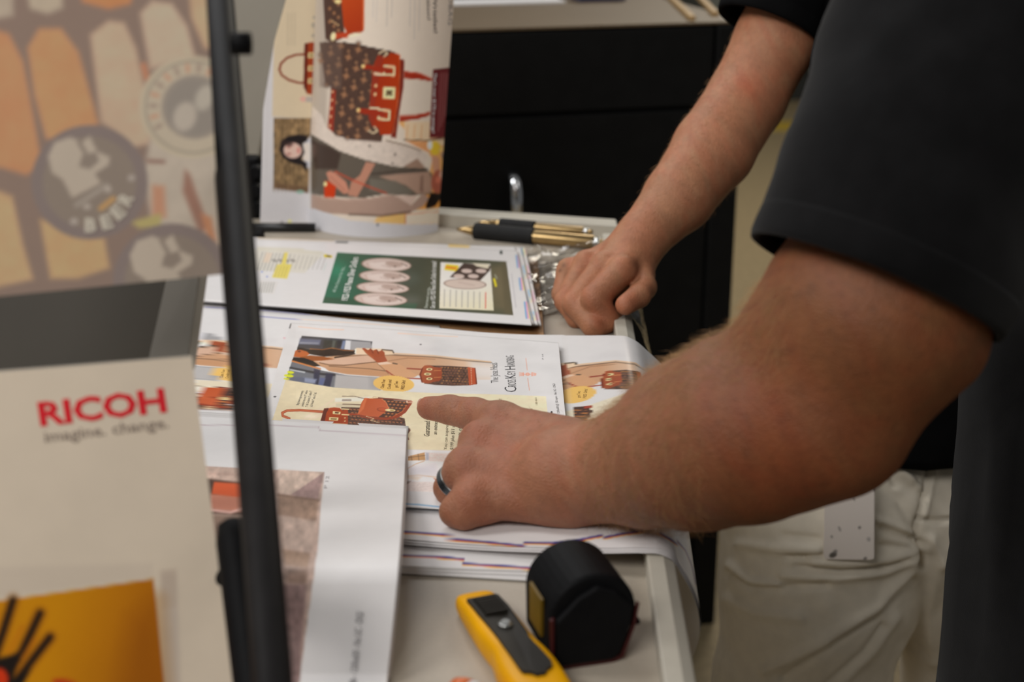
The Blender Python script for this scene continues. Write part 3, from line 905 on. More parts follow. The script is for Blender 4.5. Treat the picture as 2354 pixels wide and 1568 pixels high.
def web_curve(n=60):
    k = np.array([(-0.62, 0.0115), (-0.3, 0.0115), (-0.1, 0.0105), (-0.03, 0.0115), (0.03, 0.0155), (0.07, 0.0195), (0.092, 0.0220), (0.1035, 0.0222), (0.110, 0.0195), (0.1187, 0.0075), (0.127, -0.008), (0.132, -0.024), (0.1335, -0.036), (0.131, -0.053), (0.1265, -0.066), (0.119, -0.078), (0.110, -0.086)])
    d = np.concatenate([[0], np.cumsum(np.hypot(*np.diff(k, axis=0).T))])
    # smooth by cubic hermite (catmull-rom)
    out = []
    ss = np.concatenate([np.linspace(0, d[3], 60)[:-1], np.linspace(d[3], d[-1], n * 2)])
    m = np.gradient(k, d, axis=0)
    for s_ in ss:
        i = min(max(np.searchsorted(d, s_) - 1, 0), len(d) - 2)
        hh = d[i + 1] - d[i]; t = (s_ - d[i]) / hh
        out.append((2 * t**3 - 3 * t**2 + 1) * k[i] + (t**3 - 2 * t**2 + t) * hh * m[i] + (-2 * t**3 + 3 * t**2) * k[i + 1] + (t**3 - t**2) * hh * m[i + 1])
    return np.array(out)


def web_sheet(name, dz, near_off, far_off, nv, paint, dx=0.0, s_end=1.0):
    c = web_curve()
    if s_end < 1: c = c[:int(len(c) * s_end)]
    v = np.linspace(0, 1, nv)[:, None] ** 1.0
    x, z = c[None, :, 0], c[None, :, 1]
    over = np.clip((x - 0.085) / 0.02, 0, 1) + np.clip((0.0195 - z) / 0.03, 0, 1) * (x > 0.1)
    y0 = edge_far(np.minimum(x, 0.108), far_off); y1 = edge_near(np.minimum(x, 0.108), near_off)
    y = y0 * (1 - v) + y1 * v
    fx = (1 - v)                                         # far end bulges further out
    X = x + fx * (0.011 * np.clip((x - 0.03) / 0.06, 0, 1) + 0.014 * np.clip((0.02 - z) / 0.03, 0, 1) * (x > 0.1)) + 0 * v + dx
    Z = T + z + dz + 0 * v + paper_wave(X, y, 3) * (x < 0.05)
    # lies flat on the layers below at left
    P = np.stack([X, y, Z], -1)
    if over.max() > 0: P[..., 2] += 0.0 * over
    px, py = proj(P)
    A = Art(px, py, WH)
    if paint: paint(A, X, y)
    return sheet_mesh(name, P, albedo(A.C, WH), M_GLOSSY, None, 0.0)


def cmy(A, pts, k=1.0):
    p = np.asarray(pts, float)
    A.line(p + (0, 3.2 * k), 2.6 * k, (226, 160, 50), 1.2); A.line(p + (0, 1.2 * k), 2.2 * k, (190, 92, 96), 1.2); A.line(p + (0, -1.2 * k), 4 * k, (66, 66, 132), 1.4)


def aff(src, dst):
    s_, d_ = np.asarray(src, float), np.asarray(dst, float)
    M = np.linalg.lstsq(np.concatenate([s_, np.ones((len(s_), 1))], 1), d_, rcond=None)[0]
    return lambda p: np.concatenate([p, np.ones((len(p), 1))], 1) @ M


T_LEFT = aff([(905, 882), (838, 804), (1000, 822), (880, 940)], [(527, 858), (488, 785), (622, 801), (507, 914)])


def bend_right(p):
    x, y = p[:, 0], p[:, 1]
    u = (x - 905) / 100.0
    X = 1325 + 95 * u - 7.5 * np.maximum(u - .9, 0) ** 2 * 4.2
    Y = 908 + (y - 883) * .98 - 19 * u + 8.5 * np.maximum(u - .35, 0) ** 2 + 3 * np.maximum(u - 1.2, 0) ** 2
    return np.stack([X, Y], 1)


def web_top_paint(A, X, y):
    A.line([(590, 727), (690, 735)], 2.2, (132, 134, 178), 1.6); A.line([(690, 734), (760, 739), (960, 752)], 1.6, (230, 200, 178), 1.6); A.line([(470, 706), (590, 712), (718, 724)], 2.2, (140, 140, 180), 1.6)
    for sh in ((-380, -34), (-740, -66)):
        A.T = lambda p, sh=sh: T_LEFT(p) + np.array(sh, float)
        coat_picture(A, False); bag_upright(A); sticker(A); A.poly([(760, 894), (1250, 909), (1260, 990), (740, 985)], (212, 200, 176)); bag_pair(A)
    A.T = T_LEFT
    coat_picture(A, False); sticker(A)
    A.T = None
    A.poly([(440, 873), (560, 879), (640, 883), (640, 912), (530, 920), (440, 898)], (212, 200, 176), 2)
    A.T = T_LEFT; bag_pair(A); A.T = None
    A.poly([(605, 838), (627, 822), (632, 815), (618, 845), (605, 852)], (130, 52, 38), 3)
    A.poly([(430, 940), (600, 945), (600, 975), (430, 970)], WH, 6)
    A.T = bend_right
    coat_picture(A, False); A.poly([(1090, 815), (1180, 815), (1180, 880), (1096, 880)], (206, 203, 206), 12)
    bag_upright(A); sticker(A)
    A.T = None
    A.poly([(1300, 946), (1340, 936), (1450, 900), (1480, 910), (1480, 1010), (1300, 1010)], (214, 204, 180), 3)
    A.poly([(1316, 936), (1350, 934), (1362, 945), (1345, 980), (1320, 985)], (72, 48, 40))
    for r in range(5):
        for k in range(4): A.ell(1320 + k * 8 + (r % 2) * 4, 943 + r * 7, 3, 1.4, (196, 124, 66), 0, 1, .8)
    A.poly([(1340, 934), (1360, 932), (1362, 937), (1342, 940)], (150, 60, 42))
    # colour marks at the near edge
    cmy(A, [(900, 1222), (960, 1225), (1023, 1230)]); cmy(A, [(1022, 1239), (1110, 1246), (1205, 1256)])
    cmy(A, [(1205, 1248), (1270, 1249), (1330, 1242), (1386, 1231)]); cmy(A, [(1387, 1237), (1430, 1228), (1474, 1222)])
    cmy(A, [(1512, 1224), (1540, 1240), (1557, 1252)], .8); cmy(A, [(1556, 1243), (1575, 1265), (1590, 1300), (1600, 1345)], .5)
    A.line([(1023, 1232), (1022, 1250)], 1.4, (180, 174, 176), 1.2); A.line([(1205, 1250), (1205, 1262)], 1.4, (180, 174, 176), 1.2)
    A.line([(1509, 1225), (1509, 1246)], 4, (232, 230, 230), 1.6)


grp = 'long web prints drooping over the right rim'
WEB_TOP = web_sheet('web_print', 0.0, -0.0165, 0.0, 300, web_top_paint)
tag(WEB_TOP, 'topmost long web print, repeating coat and handbag pictures, drooping over the right table rim', 'print', grp)
lettering(WEB_TOP, [(t, *[tuple(T_LEFT(np.array([p], float))[0]) for p in (a, b)], u, (110, 78, 40)) for t, a, b, u in STICKER_TXT]
          + [(t, *[tuple(bend_right(np.array([p], float))[0]) for p in (a, b)], u, (110, 78, 40)) for t, a, b, u in STICKER_TXT[2:]], bvh_to3d(WEB_TOP), WH, M_GLOSSY)
for k, (dz, no, fo, ss, lb) in enumerate(((-0.0008, -0.0190, 0.0, 1.0, 'second long web print, its white edge just under the topmost one'),
                                     (-0.0016, -0.0210, 0.004, 1.0, 'third long web print, lowest of those drooping over the right rim'))):
    o = web_sheet('web_print', dz, no, fo, 30, None, 0.0 - 0.0006 * (k + 1), ss)
    tag(o, lb, 'print', grp)
# flat sheets lying below
FLAT = (('long white web print lying flat, blue and orange edge marks near the tape measure', 0.0068, [(430, 706), (1010, 748), (1270, 1312), (880, 1300)], True),
        ('long white web print lying flat, second from the table top', 0.0048, [(425, 702), (960, 742), (1275, 1322), (878, 1306)], False),
        ('lowest long white web print, lying directly on the table top', 0.0028, [(420, 698), (900, 736), (1280, 1335), (876, 1311)], False))
for lb, z, q, mk in FLAT:
    def pf(A, mk=mk):
        if mk:
            cmy(A, [(870, 1275), (1000, 1280), (1066, 1286)]); cmy(A, [(1064, 1296), (1140, 1301), (1280, 1310)])
        A.line([(560, 722), (720, 733), (860, 742)], 1.8, (224, 190, 165), 1.6)
    o = px_sheet('web_print', q, lambda x, y, z=z: T + z + 0 * x, 4 if mk else 30, pf, WH, WH, M_GLOSSY, skirt=0.0018)
    tag(o, lb, 'print', 'long web prints lying flat under the drooping ones')

# ------------------------------------------------------------------ the title page on top


_wc = web_curve(); _wk = _wc[:np.argmax(_wc[:, 0] > 0.1)]


def web_z(x): return np.interp(x, _wk[:, 0], _wk[:, 1])


def page_z(x, y):
    wx = at_z(x, y, T + 0.016)[..., 0]
    P = (vnoise(x / 55, y / 22, 4)) * 0.0020 + (vnoise(x / 130, y / 60, 8)) * 0.0026
    return T + web_z(wx) + 0.0014 + P + 0.004 * np.clip((x - 1200) / 110, 0, 1) ** 2 + 0.002 * np.clip((680 - x) / 60, 0, 1)


def page_warp(x, y):
    fl = np.clip(1 - (y - 742) / 60, 0, 1)
    return x + 0 * y, y + fl * (8 * np.sin(np.clip((x - 700) / 600, 0, 1) * math.pi) * -0.4)


PAGE = px_sheet('title_page', [(668, 742), (1284, 788), (1322, 1186), (548, 1144)], page_z, 1.35, page_art, WH, WH, M_GLOSSY, warp=page_warp, skirt=0.0007)
tag(PAGE, 'loose advertisement page with tan coat, gold sticker and handbags, under the pointing finger', 'print')
lettering(PAGE, PAGE_TXT, lambda x, y: at_z(x, y, page_z(x, y) + 0.00022), WH, M_GLOSSY)

# ------------------------------------------------------------------ white proof sheets in front at left


def proof_z(dz):
    def f(x, y):
        t = (y - 985) / 583
        up = 0.036 * np.sin(np.clip(t / 0.56, 0, 1) * math.pi / 2) ** 2
        dn = np.clip(t - 0.50, 0, 1)
        dn = np.where(dn < .12, dn * dn / .24, dn - .06) * 0.118
        return T + 0.018 + dz + np.maximum(up - dn, -0.012)
    return f


def proof_art(A):
    ph = [(400, 1066), (475, 1071), (745, 1086), (730, 1260), (688, 1568), (670, 1700), (380, 1700)]
    A.poly(ph, (176, 152, 140), 1.6)
    A.poly([(440, 1071), (560, 1078), (560, 1110), (440, 1105)], (186, 160, 146), 5); A.line([(440, 1088), (560, 1092)], 5, (168, 138, 126), 5, .6)
    A.poly([(640, 1079), (745, 1086), (670, 1138), (640, 1130)], (188, 166, 152), 3); A.poly([(745, 1086), (730, 1150), (668, 1138)], (150, 124, 120), 3)
    A.poly([(640, 1136), (733, 1150), (726, 1200), (640, 1185)], (142, 116, 100), 5); A.line([(640, 1138), (732, 1150)], 4, (104, 80, 66), 5, .8)
    A.poly([(640, 1185), (726, 1198), (714, 1268), (650, 1258)], (170, 148, 136), 8); A.poly([(650, 1262), (714, 1272), (708, 1306), (655, 1300)], (146, 120, 102), 6)
    A.poly([(655, 1305), (708, 1308), (705, 1345), (660, 1340)], (126, 104, 92), 10); A.poly([(600, 1340), (704, 1345), (688, 1568), (640, 1620)], (132, 108, 104), 8)
    A.speck(ph, .16, 11, 13, 6)
    A.poly([(470, 1100), (560, 1110), (560, 1185), (478, 1180)], (70, 48, 38), 6); A.poly([(492, 1108), (560, 1112), (558, 1150), (486, 1136)], (196, 82, 40), 5)
    A.poly([(484, 1136), (560, 1144), (556, 1178), (482, 1170)], (186, 120, 98), 5); A.line([(482, 1172), (530, 1178), (556, 1170)], 6, (214, 168, 156), 4)
    A.poly([(480, 1182), (560, 1188), (575, 1290), (480, 1290)], (128, 104, 90), 8)
    A.poly([(540, 1270), (575, 1275), (585, 1385), (550, 1390)], (200, 188, 184), 4); A.poly([(560, 1395), (600, 1390), (630, 1568), (590, 1600)], (150, 122, 112), 6)
    A.line([(430, 977), (620, 978), (732, 982)], 1.8, (176, 160, 164), 3); A.line([(735, 990), (830, 996), (935, 1002)], 1.8, (176, 160, 164), 3); A.line([(732, 981), (736, 990)], 1.8, (176, 160, 164), 2.5)


PQ = [(380, 951), (936, 984), (884, 1640), (330, 1640)]


def proof_warp(x, y):
    t = np.clip((y - 985) / 583, 0, 1.2)
    r = np.clip((x - 600) / 330, 0, 1)
    return x + 6 * np.sin(t * math.pi) * r * (t < 1), y + 0 * x


for k, (lb, dz, sh) in enumerate((('white proof sheet with brown interior photograph, topmost of the pile in front at left', 0.0, 0), ('white proof sheet just under the topmost brown photograph proof', -0.003, 3), ('white proof sheet at the bottom of the brown photograph pile', -0.006, 6))):
    q = [(a + 1.0 * sh, b - 1.5 * sh if i < 2 else b) for i, (a, b) in enumerate(PQ)]
    o = px_sheet('proof_sheet', q, proof_z(dz), 3 if k == 0 else 14, proof_art if k == 0 else None, WH, WH, M_PAPER, warp=proof_warp, skirt=0.0012)
    tag(o, lb, 'print', 'proof sheets in front at left')
    if k == 0:
        z0 = proof_z(0.0)
        lettering(o, [('The Gloss 80lb - 1200x600 - No UC - DIGI', (812, 1640), (836, 1408), (-17, -2), (104, 102, 104)), ('P 12', (752, 1122), (757, 1094), (-8, 0), (170, 165, 166))], lambda x, y: at_z(x, y, z0(x, y) + 0.0004), WH, M_PAPER)

# ------------------------------------------------------------------ cardboard and the stack of coin prints
cb = empty('cardboard_sheet', (-0.2, 1.6, T), 'shiny brown corrugated cardboard under the green coin print stack', 'cardboard')
cq = [at_z(x, y, T + 0.006) for x, y in ((430, 560), (1236, 592), (1251, 774), (420, 694))]
MB().prism([(p[0], p[1]) for p in cq][::-1], T + 0.0016, T + 0.0062).build('liner', M_CARDBOARD, cb, bevel=0.0006)
MB().prism([(p[0] * 0.999, p[1] + (0.001 if i < 2 else -0.0004)) for i, p in enumerate(cq)][::-1], T + 0.0006, T + 0.0016).build('flute_edge', M_FLUTE, cb)


def coin_art(A):
    A.poly([(440, 548), (770, 553), (768, 640), (700, 690), (440, 640)], (206, 203, 202), 2)
    A.poly([(480, 566), (745, 583), (700, 628), (470, 615)], (202, 197, 186), 4)
    A.poly([(590, 567), (690, 571), (745, 577), (740, 584), (590, 575)], (198, 192, 174), 5, .8)
    for k in range(9):
        x = 596 + k * 8; A.line([(x + 8, 580 + k * .6), (x - 6, 620 + k * .6)], 2.2, (126, 124, 122), 1.6, .65)
    A.poly([(612, 580), (626, 582), (618, 604), (604, 603)], (214, 190, 166), 4, .7)
    for k in range(8):
        x = 668 + k * 10; A.line([(x + 10, 586 + k), (x, 618 + k * .2)], 2, (150, 146, 140), 1.6, .6)
    for k in range(4): A.line([(628 + k * 14, 598), (634 + k * 14, 600)], 6, (110, 106, 100), 2, .6)
    A.poly([(654, 580), (662, 581), (657, 607), (671, 608), (660, 641), (625, 638), (637, 608), (647, 607)], (210, 194, 96), 1.6)
    for k in range(4): A.line([(640 + k * 7, 612), (632 + k * 7, 636)], 1.4, (160, 146, 84), 1.4, .7)
    A.line([(747, 588), (761, 590)], 6, (206, 186, 40), 1.4); A.line([(752, 588), (759, 590)], 3, (60, 54, 30), 1.4)
    A.ell(602, 625, 2, 1.5, (80, 110, 190)); A.ell(614, 636, 2, 1.5, (80, 110, 190))
    for k in range(6): A.line([(600 + k * 6, 650), (594 + k * 6, 672)], 2.2, (112, 116, 108), 1.6, .6)
    A.poly([(598, 644), (640, 648), (630, 676), (590, 672)], (196, 186, 174), 2, .25)
    g = [(775, 580), (900, 587), (1040, 594), (1164, 601), (1172, 660), (1180, 725), (960, 711), (741, 697)]
    A.poly(g, (26, 96, 72), 1.4, 1, (52, 62, 50), ((760, 640), (950, 650)))
    A.poly([(930, 588), (1164, 601), (1180, 725), (930, 709)], (52, 62, 50), 40, 1, (104, 92, 66), ((960, 640), (1180, 665)))
    A.poly([(745, 683), (900, 694), (960, 698), (955, 711), (741, 697)], (34, 76, 56), 3)
    A.ell(775, 622, 18, 16, (30, 132, 100), 0, 30, .7); A.ell(945, 690, 20, 10, (96, 100, 94), 0, 18, .5); A.ell(940, 640, 24, 14, (72, 84, 76), 0, 20, .5); A.ell(1150, 650, 20, 34, (110, 98, 72), 0, 26, .6)
    A.poly([(1152, 600), (1166, 601), (1180, 725), (1160, 723)], (92, 82, 58), 8, .7)
    wm = (206, 203, 202)
    A.poly([(700, 540), (1260, 560), (1260, 607), (1164, 601), (1040, 594), (900, 587), (775, 580), (700, 575)], wm); A.poly([(1164, 601), (1172, 660), (1180, 725), (1182, 760), (1260, 760), (1260, 600)], wm)
    A.poly([(741, 697), (960, 711), (1180, 725), (1182, 760), (720, 740)], wm); A.poly([(775, 580), (741, 697), (736, 700), (722, 690), (762, 575)], wm)
    A.line([(747, 588), (761, 590)], 6, (206, 186, 40), 1.4); A.line([(752, 588), (759, 590)], 3, (60, 54, 30), 1.4)
    for j, (cx, cy, rx, ry) in enumerate(((888, 608.5, 58, 15.5), (884, 635.5, 59.5, 14.5), (880, 661.5, 61, 13.5), (875, 688, 62, 15))):
        A.ell(cx, cy, rx, ry, (128, 104, 92), .05); A.ell(cx + .5, cy, rx - 3, ry - 1.4, (190, 171, 162), .05)
        pl = [(cx - rx, cy - ry), (cx + rx, cy - ry), (cx + rx, cy + ry), (cx - rx, cy + ry)]
        A.ell(cx + 2, cy + 1, rx * .72, ry * .7, (204, 188, 180), .05, 6); A.ell(cx + 18, cy - 1, rx * .35, ry * .45, (168, 146, 136), .1, 5)
        A.line([(cx + 34, cy - 4), (cx + 48, cy + 3)], 2.2, (98, 80, 72), 1.6, .8); A.ell(cx + 20, cy + 4, 3, 2, (110, 88, 80), 0, 2, .8); A.line([(cx - 30, cy - 6), (cx - 5, cy - 9), (cx + 14, cy - 5)], 1.6, (160, 134, 126), 2, .8)
        A.line([(cx - 10, cy + 2), (cx + 10, cy + 7)], 1.8, (168, 144, 136), 2.5, .7); A.line([(cx - 44, cy - 2), (cx - 40, cy + 5)], 2, (174, 138, 126), 3, .7)
    A.poly([(1013, 603), (1127, 607), (1135, 714), (1010, 709)], (218, 214, 208), 1.5, 1, (214, 206, 178), ((1070, 640), (1080, 710)))
    A.poly([(1025, 607), (1055, 610), (1051, 624), (1021, 621)], (238, 196, 40), 1.5); A.line([(1026, 614), (1048, 617)], 4, (200, 90, 40), 3, .8)
    A.poly([(1034, 637), (1066, 605), (1128, 611), (1126, 622), (1104, 645)], (68, 52, 44), 1.6); A.poly([(1086, 605), (1125, 608), (1122, 618), (1095, 612)], (214, 204, 180), 2)
    for (x, y) in ((1073, 623), (1106, 623), (1055, 635), (1088, 635)): A.ell(x, y, 12.5, 5, (198, 178, 168), .05)
    A.ell(1069, 653, 49.5, 12, (140, 116, 106), .04); A.ell(1069, 653, 46, 10.5, (198, 180, 168), .04); A.line([(1055, 649), (1090, 656)], 3, (180, 158, 148), 3, .7)
    for k in range(8): A.line([(1022 + k * 13.5, 666 + k), (1021 + k * 13.6, 704 + k * .6)], 2.4, (150, 146, 140) if k < 7 else (200, 60, 50), 1.6, .75)
    A.line([(1138, 632), (1142, 640)], 3, (150, 150, 130), 2); A.line([(1136, 642), (1140, 657)], 5, (212, 196, 30), 1.8)
    A.poly([(1149, 576), (1155, 577), (1155, 585), (1149, 584)], (40, 52, 44), 1.2)
    A.line([(1176, 630), (1186, 706)], 3, (182, 178, 180), 2, .8)
    for (x, y, h) in ((1187, 588, 26), (1194, 640, 26), (1206, 695, 36)):
        for k, c in enumerate(((96, 150, 196), (212, 140, 178), (226, 210, 120))): A.line([(x + k * 4, y), (x + k * 4 + h * .12, y + h)], 4, c, 1.4, .8)


CW = (206, 203, 202)
grpc = 'coin prints stacked on the cardboard'
CQ = [(430, 545), (1188, 575), (1222, 745), (420, 686)]
ZT = T + 0.0062
SPEC = (('bottom coin print of the stack, wider white margin at right', 2), ('white coin print, second from the bottom of the green stack', 4), ('white coin print, third from the bottom of the green stack', 1), ('white coin print in the middle of the green stack', 5), ('white coin print, third from the top of the green stack', 3), ('white coin print, second from the top of the green stack', 0))
HST = 0.0019
for k, (lb, s_) in enumerate(SPEC):
    z = ZT + HST * (k + 1)
    r = (1212 + s_ * 4 - k * 2, 1232 + s_ * 3 - k)
    q = [(424, 541 - 0.4 * s_), (r[0] - 18, 566 + 0.4 * s_), (r[1], 747.5 - k * 0.8), (416, 696 - k * 1.8)]

    def pm(A, s_=s_):
        A.poly([(600, 536), (770, 544), (768, 556), (590, 550)], (206, 190, 166), 2); A.poly([(1030, 560), (1080, 563), (1080, 572), (1030, 569)], (224, 190, 120), 2)
        A.line([(774, 558), (800, 559)], 3.2, (70, 76, 76), 1.5)
        for (x, y, h) in ((1200, 610, 30), (1212, 666, 26), (1222, 716, 20), (1196, 572, 14)):
            for j, c in enumerate(((96, 160, 206), (226, 214, 130), (214, 150, 184))): A.line([(x + j * 4 + s_, y), (x + j * 4 + h * .12 + s_, y + h)], 4, c, 1.6, .6)
    o = px_sheet('coin_print', q, lambda x, y, z=z: z + 0 * x, 5, pm, CW, CW, M_PAPER, skirt=HST * 0.9)
    tag(o, lb, 'print', grpc)
ztop = ZT + HST * 7
COIN = px_sheet('coin_print', CQ, lambda x, y: ztop + 0.0 * x, 1.7, coin_art, CW, CW, M_GLOSSY, skirt=HST * 0.9)
tag(COIN, 'topmost coin print with a green panel, four silver coins and yellow highlights', 'print', grpc)
PAL = (226, 224, 214)
lettering(COIN, [('All the Seasons for the...', (771, 672), (794, 612), (-8, -.5), (176, 200, 186)), ('1922-1925 Peace Silver Dollars', (799, 691), (824, 592), (-15, -.7), PAL, .012),
                 ('Experience! and this...', (982, 708), (990, 658), (-7, -.5), (190, 196, 184)), ('Get our 1922-1925 Peace Silver Dollars for instead!', (1000, 709), (1003, 601), (-11, -.5), PAL, .008)],
          lambda x, y: at_z(x, y, ztop + 0.0002), CW, M_GLOSSY)
# ------------------------------------------------------------------ bag poster: a curled print standing at the back of the table
PWH = (184, 181, 180)


def K(pts): return [(740 + x / 3.647, 90 + y / 3.647) for x, y in pts]


def poster_art(A):
    A.poly([(650, -200), (1060, -200), (1034, 500), (900, 514), (800, 508), (724, 480), (720, 300), (700, 0)], (196, 184, 170), 1.5)
    A.poly([(700, -200), (765, -200), (748, 480), (720, 470)], (150, 138, 126), 16, .8)  # darker left strip: shade of the curling edge painted into the print
    # warm room at the lower right
    A.poly(K([(640, 700), (690, 690), (1080, 830), (1045, 1440), (1020, 1545), (640, 1545), (700, 1440), (860, 1300), (930, 1000)]), (205, 152, 92), 3)
    A.poly(K([(690, 690), (905, 690), (905, 830), (1070, 830), (1060, 900), (700, 850)]), (206, 180, 150), 5); A.line(K([(690, 845), (900, 850), (1060, 830)]), 3, (60, 48, 40), 2, .8)
    for x in (720, 780, 840): A.line(K([(x, 720), (x - 10, 830)]), 2, (180, 130, 80), 3, .7)
    A.poly(K([(700, 850), (930, 860), (900, 960), (780, 900)]), (198, 140, 92), 5); A.ell(*K([(950, 915)])[0], 12, 16, (226, 172, 52), 0, 5); A.ell(*K([(905, 890)])[0], 6, 10, (232, 222, 206), 0, 4)
    A.poly(K([(1000, 960), (1070, 900), (1050, 1200), (1040, 1100)]), (178, 150, 140), 6); A.line(K([(990, 930), (1065, 900)]), 6, (220, 178, 110), 3)
    A.poly(K([(880, 1300), (1035, 1260), (1030, 1420), (780, 1430)]), (214, 140, 62), 5); A.poly(K([(700, 1440), (1040, 1410), (1025, 1545), (700, 1550)]), (214, 192, 176), 4); A.poly(K([(460, 1495), (700, 1450), (700, 1550), (440, 1535)]), (216, 166, 102), 4); A.line(K([(700, 1480), (700, 1545)]), 3, (150, 80, 60), 2, .6)
    A.line(K([(690, 1470), (1030, 1440)]), 2, (190, 120, 80), 2, .6)
    # light coat
    lc = K([(-80, 560), (0, 640), (40, 745), (110, 805), (250, 838), (540, 855), (700, 900), (850, 945), (885, 985), (860, 1060), (800, 1000), (690, 1068), (600, 1062), (350, 1005), (150, 935), (0, 850), (-90, 800)])
    A.poly(lc, (188, 175, 164), 2); A.speck(lc, .05, 9, 6, 3)
    A.line(K([(540, 850), (700, 890), (830, 935)]), 3, (96, 74, 60), 2, .8); A.line(K([(600, 840), (740, 880), (900, 960)]), 2.5, (206, 194, 184), 2)
    for p in ((400, 895), (613, 967), (592, 1045)): A.ell(*K([p])[0], 2.6, 2.6, (92, 80, 74), 0, 2)
    A.poly(K([(690, 1065), (800, 1000), (860, 1070), (870, 1085), (700, 1085)]), (142, 116, 100), 3)
    # grey-brown dress, jumper, lower coat
    A.poly(K([(-90, 800), (0, 850), (150, 938), (350, 1008), (600, 1066), (700, 1075), (870, 1085), (925, 1130), (915, 1300), (760, 1312), (520, 1300), (330, 1335), (110, 1320), (-90, 1300)]), (84, 76, 67), 2)
    A.poly(K([(-90, 850), (60, 900), (160, 960), (130, 1090), (-60, 1090)]), (60, 48, 42), 5)
    A.poly(K([(480, 1150), (640, 1130), (900, 1110), (930, 1200), (915, 1290), (800, 1300), (700, 1225), (560, 1180)]), (152, 124, 108), 4); A.poly(K([(830, 1150), (850, 1140), (850, 1290), (820, 1270)]), (118, 92, 80), 5)
    A.poly(K([(400, 1170), (620, 1190), (740, 1260), (760, 1300), (520, 1300), (400, 1270)]), (100, 94, 84), 5); A.line(K([(420, 1130), (640, 1110), (880, 1090)]), 4, (58, 48, 42), 4, .8)
    A.poly(K([(-90, 1300), (0, 1325), (220, 1340), (400, 1332), (560, 1302), (640, 1320), (750, 1392), (850, 1290), (900, 1335), (850, 1400), (740, 1455), (500, 1482), (230, 1475), (0, 1455), (-90, 1420)]), (152, 127, 114), 2)
    A.poly(K([(620, 1312), (800, 1310), (750, 1395)]), (186, 164, 152), 3); A.line(K([(230, 1470), (500, 1482), (740, 1450)]), 4, (72, 54, 46), 3, .8); A.line(K([(0, 1335), (220, 1350), (400, 1342), (560, 1312)]), 2.5, (176, 150, 136), 3, .8)
    # hands, red bag
    A.poly(K([(370, 1030), (450, 1040), (375, 1180), (295, 1325), (220, 1310), (245, 1200), (320, 1140)]), (164, 116, 96), 2)
    A.poly(K([(35, 1120), (70, 1105), (110, 1120), (200, 1195), (235, 1290), (180, 1295), (60, 1190)]), (172, 118, 98), 2); A.line(K([(70, 1150), (190, 1270)]), 2, (128, 80, 66), 2.5, .6)
    A.poly(K([(20, 1190), (60, 1195), (118, 1235), (106, 1332), (20, 1322)]), (176, 50, 14), 2); A.ell(*K([(28, 1215)])[0], 4, 5, (222, 196, 140), 0, 2)
    A.line(K([(110, 1110), (230, 1170), (400, 1240), (540, 1292)]), 3.4, (166, 66, 44), 2)
    # head
    A.poly(K([(920, 985), (950, 975), (985, 1000), (990, 1110), (935, 1115)]), (182, 134, 108), 3)
    A.ell(*K([(972, 1195)])[0], 15, 27, (150, 82, 64), .1, 4); A.ell(*K([(1010, 1140)])[0], 7, 12, (200, 160, 140), 0, 5); A.ell(*K([(975, 1180)])[0], 6, 8, (186, 106, 84), 0, 5)
    A.poly(K([(880, 1425), (870, 1395), (915, 1285), (950, 1290), (985, 1295), (1015, 1240), (1035, 1170), (1040, 1240), (1000, 1330), (950, 1400)]), (28, 21, 18), 3)
    A.line(K([(1040, 1250), (1035, 1100), (1005, 960)]), 1.8, (70, 62, 66), 2)
    # big handbag
    body = K([(-20, 30), (60, 20), (180, 25), (612, 108), (600, 300), (560, 560), (500, 860), (250, 845), (110, 805), (60, 740), (75, 400), (30, 390)])
    A.poly(body, (72, 53, 45), 2)
    for i in range(-3, 26):
        for j in range(-3, 12):
            X, Y = 305 - 83 * i + -18 * j, 90 + 62 * i + 157 * j
            for (dx, dy, big) in ((0, 0, 1), (-42 + 25, 31 + 75, 0)):
                x, y = X + dx, Y + dy
                lim = 470 if y > 150 else 430
                if not (-10 < x < lim - .12 * max(0, y - 300) and 35 < y < 835) or (x < 90 and y > 400): continue
                cx, cy = K([(x, y)])[0]
                if big:
                    for th in (.3, 1.87): A.line([(cx - 5.5 * math.cos(th), cy - 5.5 * math.sin(th)), (cx + 5.5 * math.cos(th), cy + 5.5 * math.sin(th))], 4.5, (140, 100, 72), 3)
                else:
                    A.ell(cx, cy, 4, 4, (160, 118, 84), 0, 3); A.ell(cx, cy, 8, 8, (50, 36, 34), 0, 5, .35)
    A.poly(K([(-20, 30), (170, 25), (165, 420), (-20, 400)]), (96, 80, 72), 5, .45)  # pale veil on the bag's left part: glare painted into the print
    A.poly(K([(80, 415), (118, 430), (95, 785), (48, 740)]), (128, 46, 32), 2)
    for y in (440, 510, 580, 650, 725): A.ell(*K([(88 - (y - 440) * .07, y)])[0], 2.4, 2.4, (220, 180, 140), 0, 2)
    fl = K([(470, 135), (545, 150), (578, 108), (655, 130), (658, 300), (642, 500), (606, 740), (578, 803), (490, 803), (470, 745), (425, 735), (392, 660), (400, 560), (412, 440), (425, 300), (440, 200)])
    A.poly(fl, (142, 42, 14), 2, 1, (160, 52, 14), (K([(450, 400)])[0], K([(640, 420)])[0]))
    A.poly(K([(470, 135), (520, 145), (480, 300), (440, 560), (440, 735), (392, 660), (425, 300)]), (128, 44, 30), 5, .8)
    A.poly(K([(655, 165), (692, 176), (684, 400), (645, 640), (622, 832), (578, 825), (640, 520)]), (108, 36, 24), 2)
    A.line(K([(655, 135), (650, 400), (600, 790)]), 1.5, (222, 120, 70), 1.6, .7)
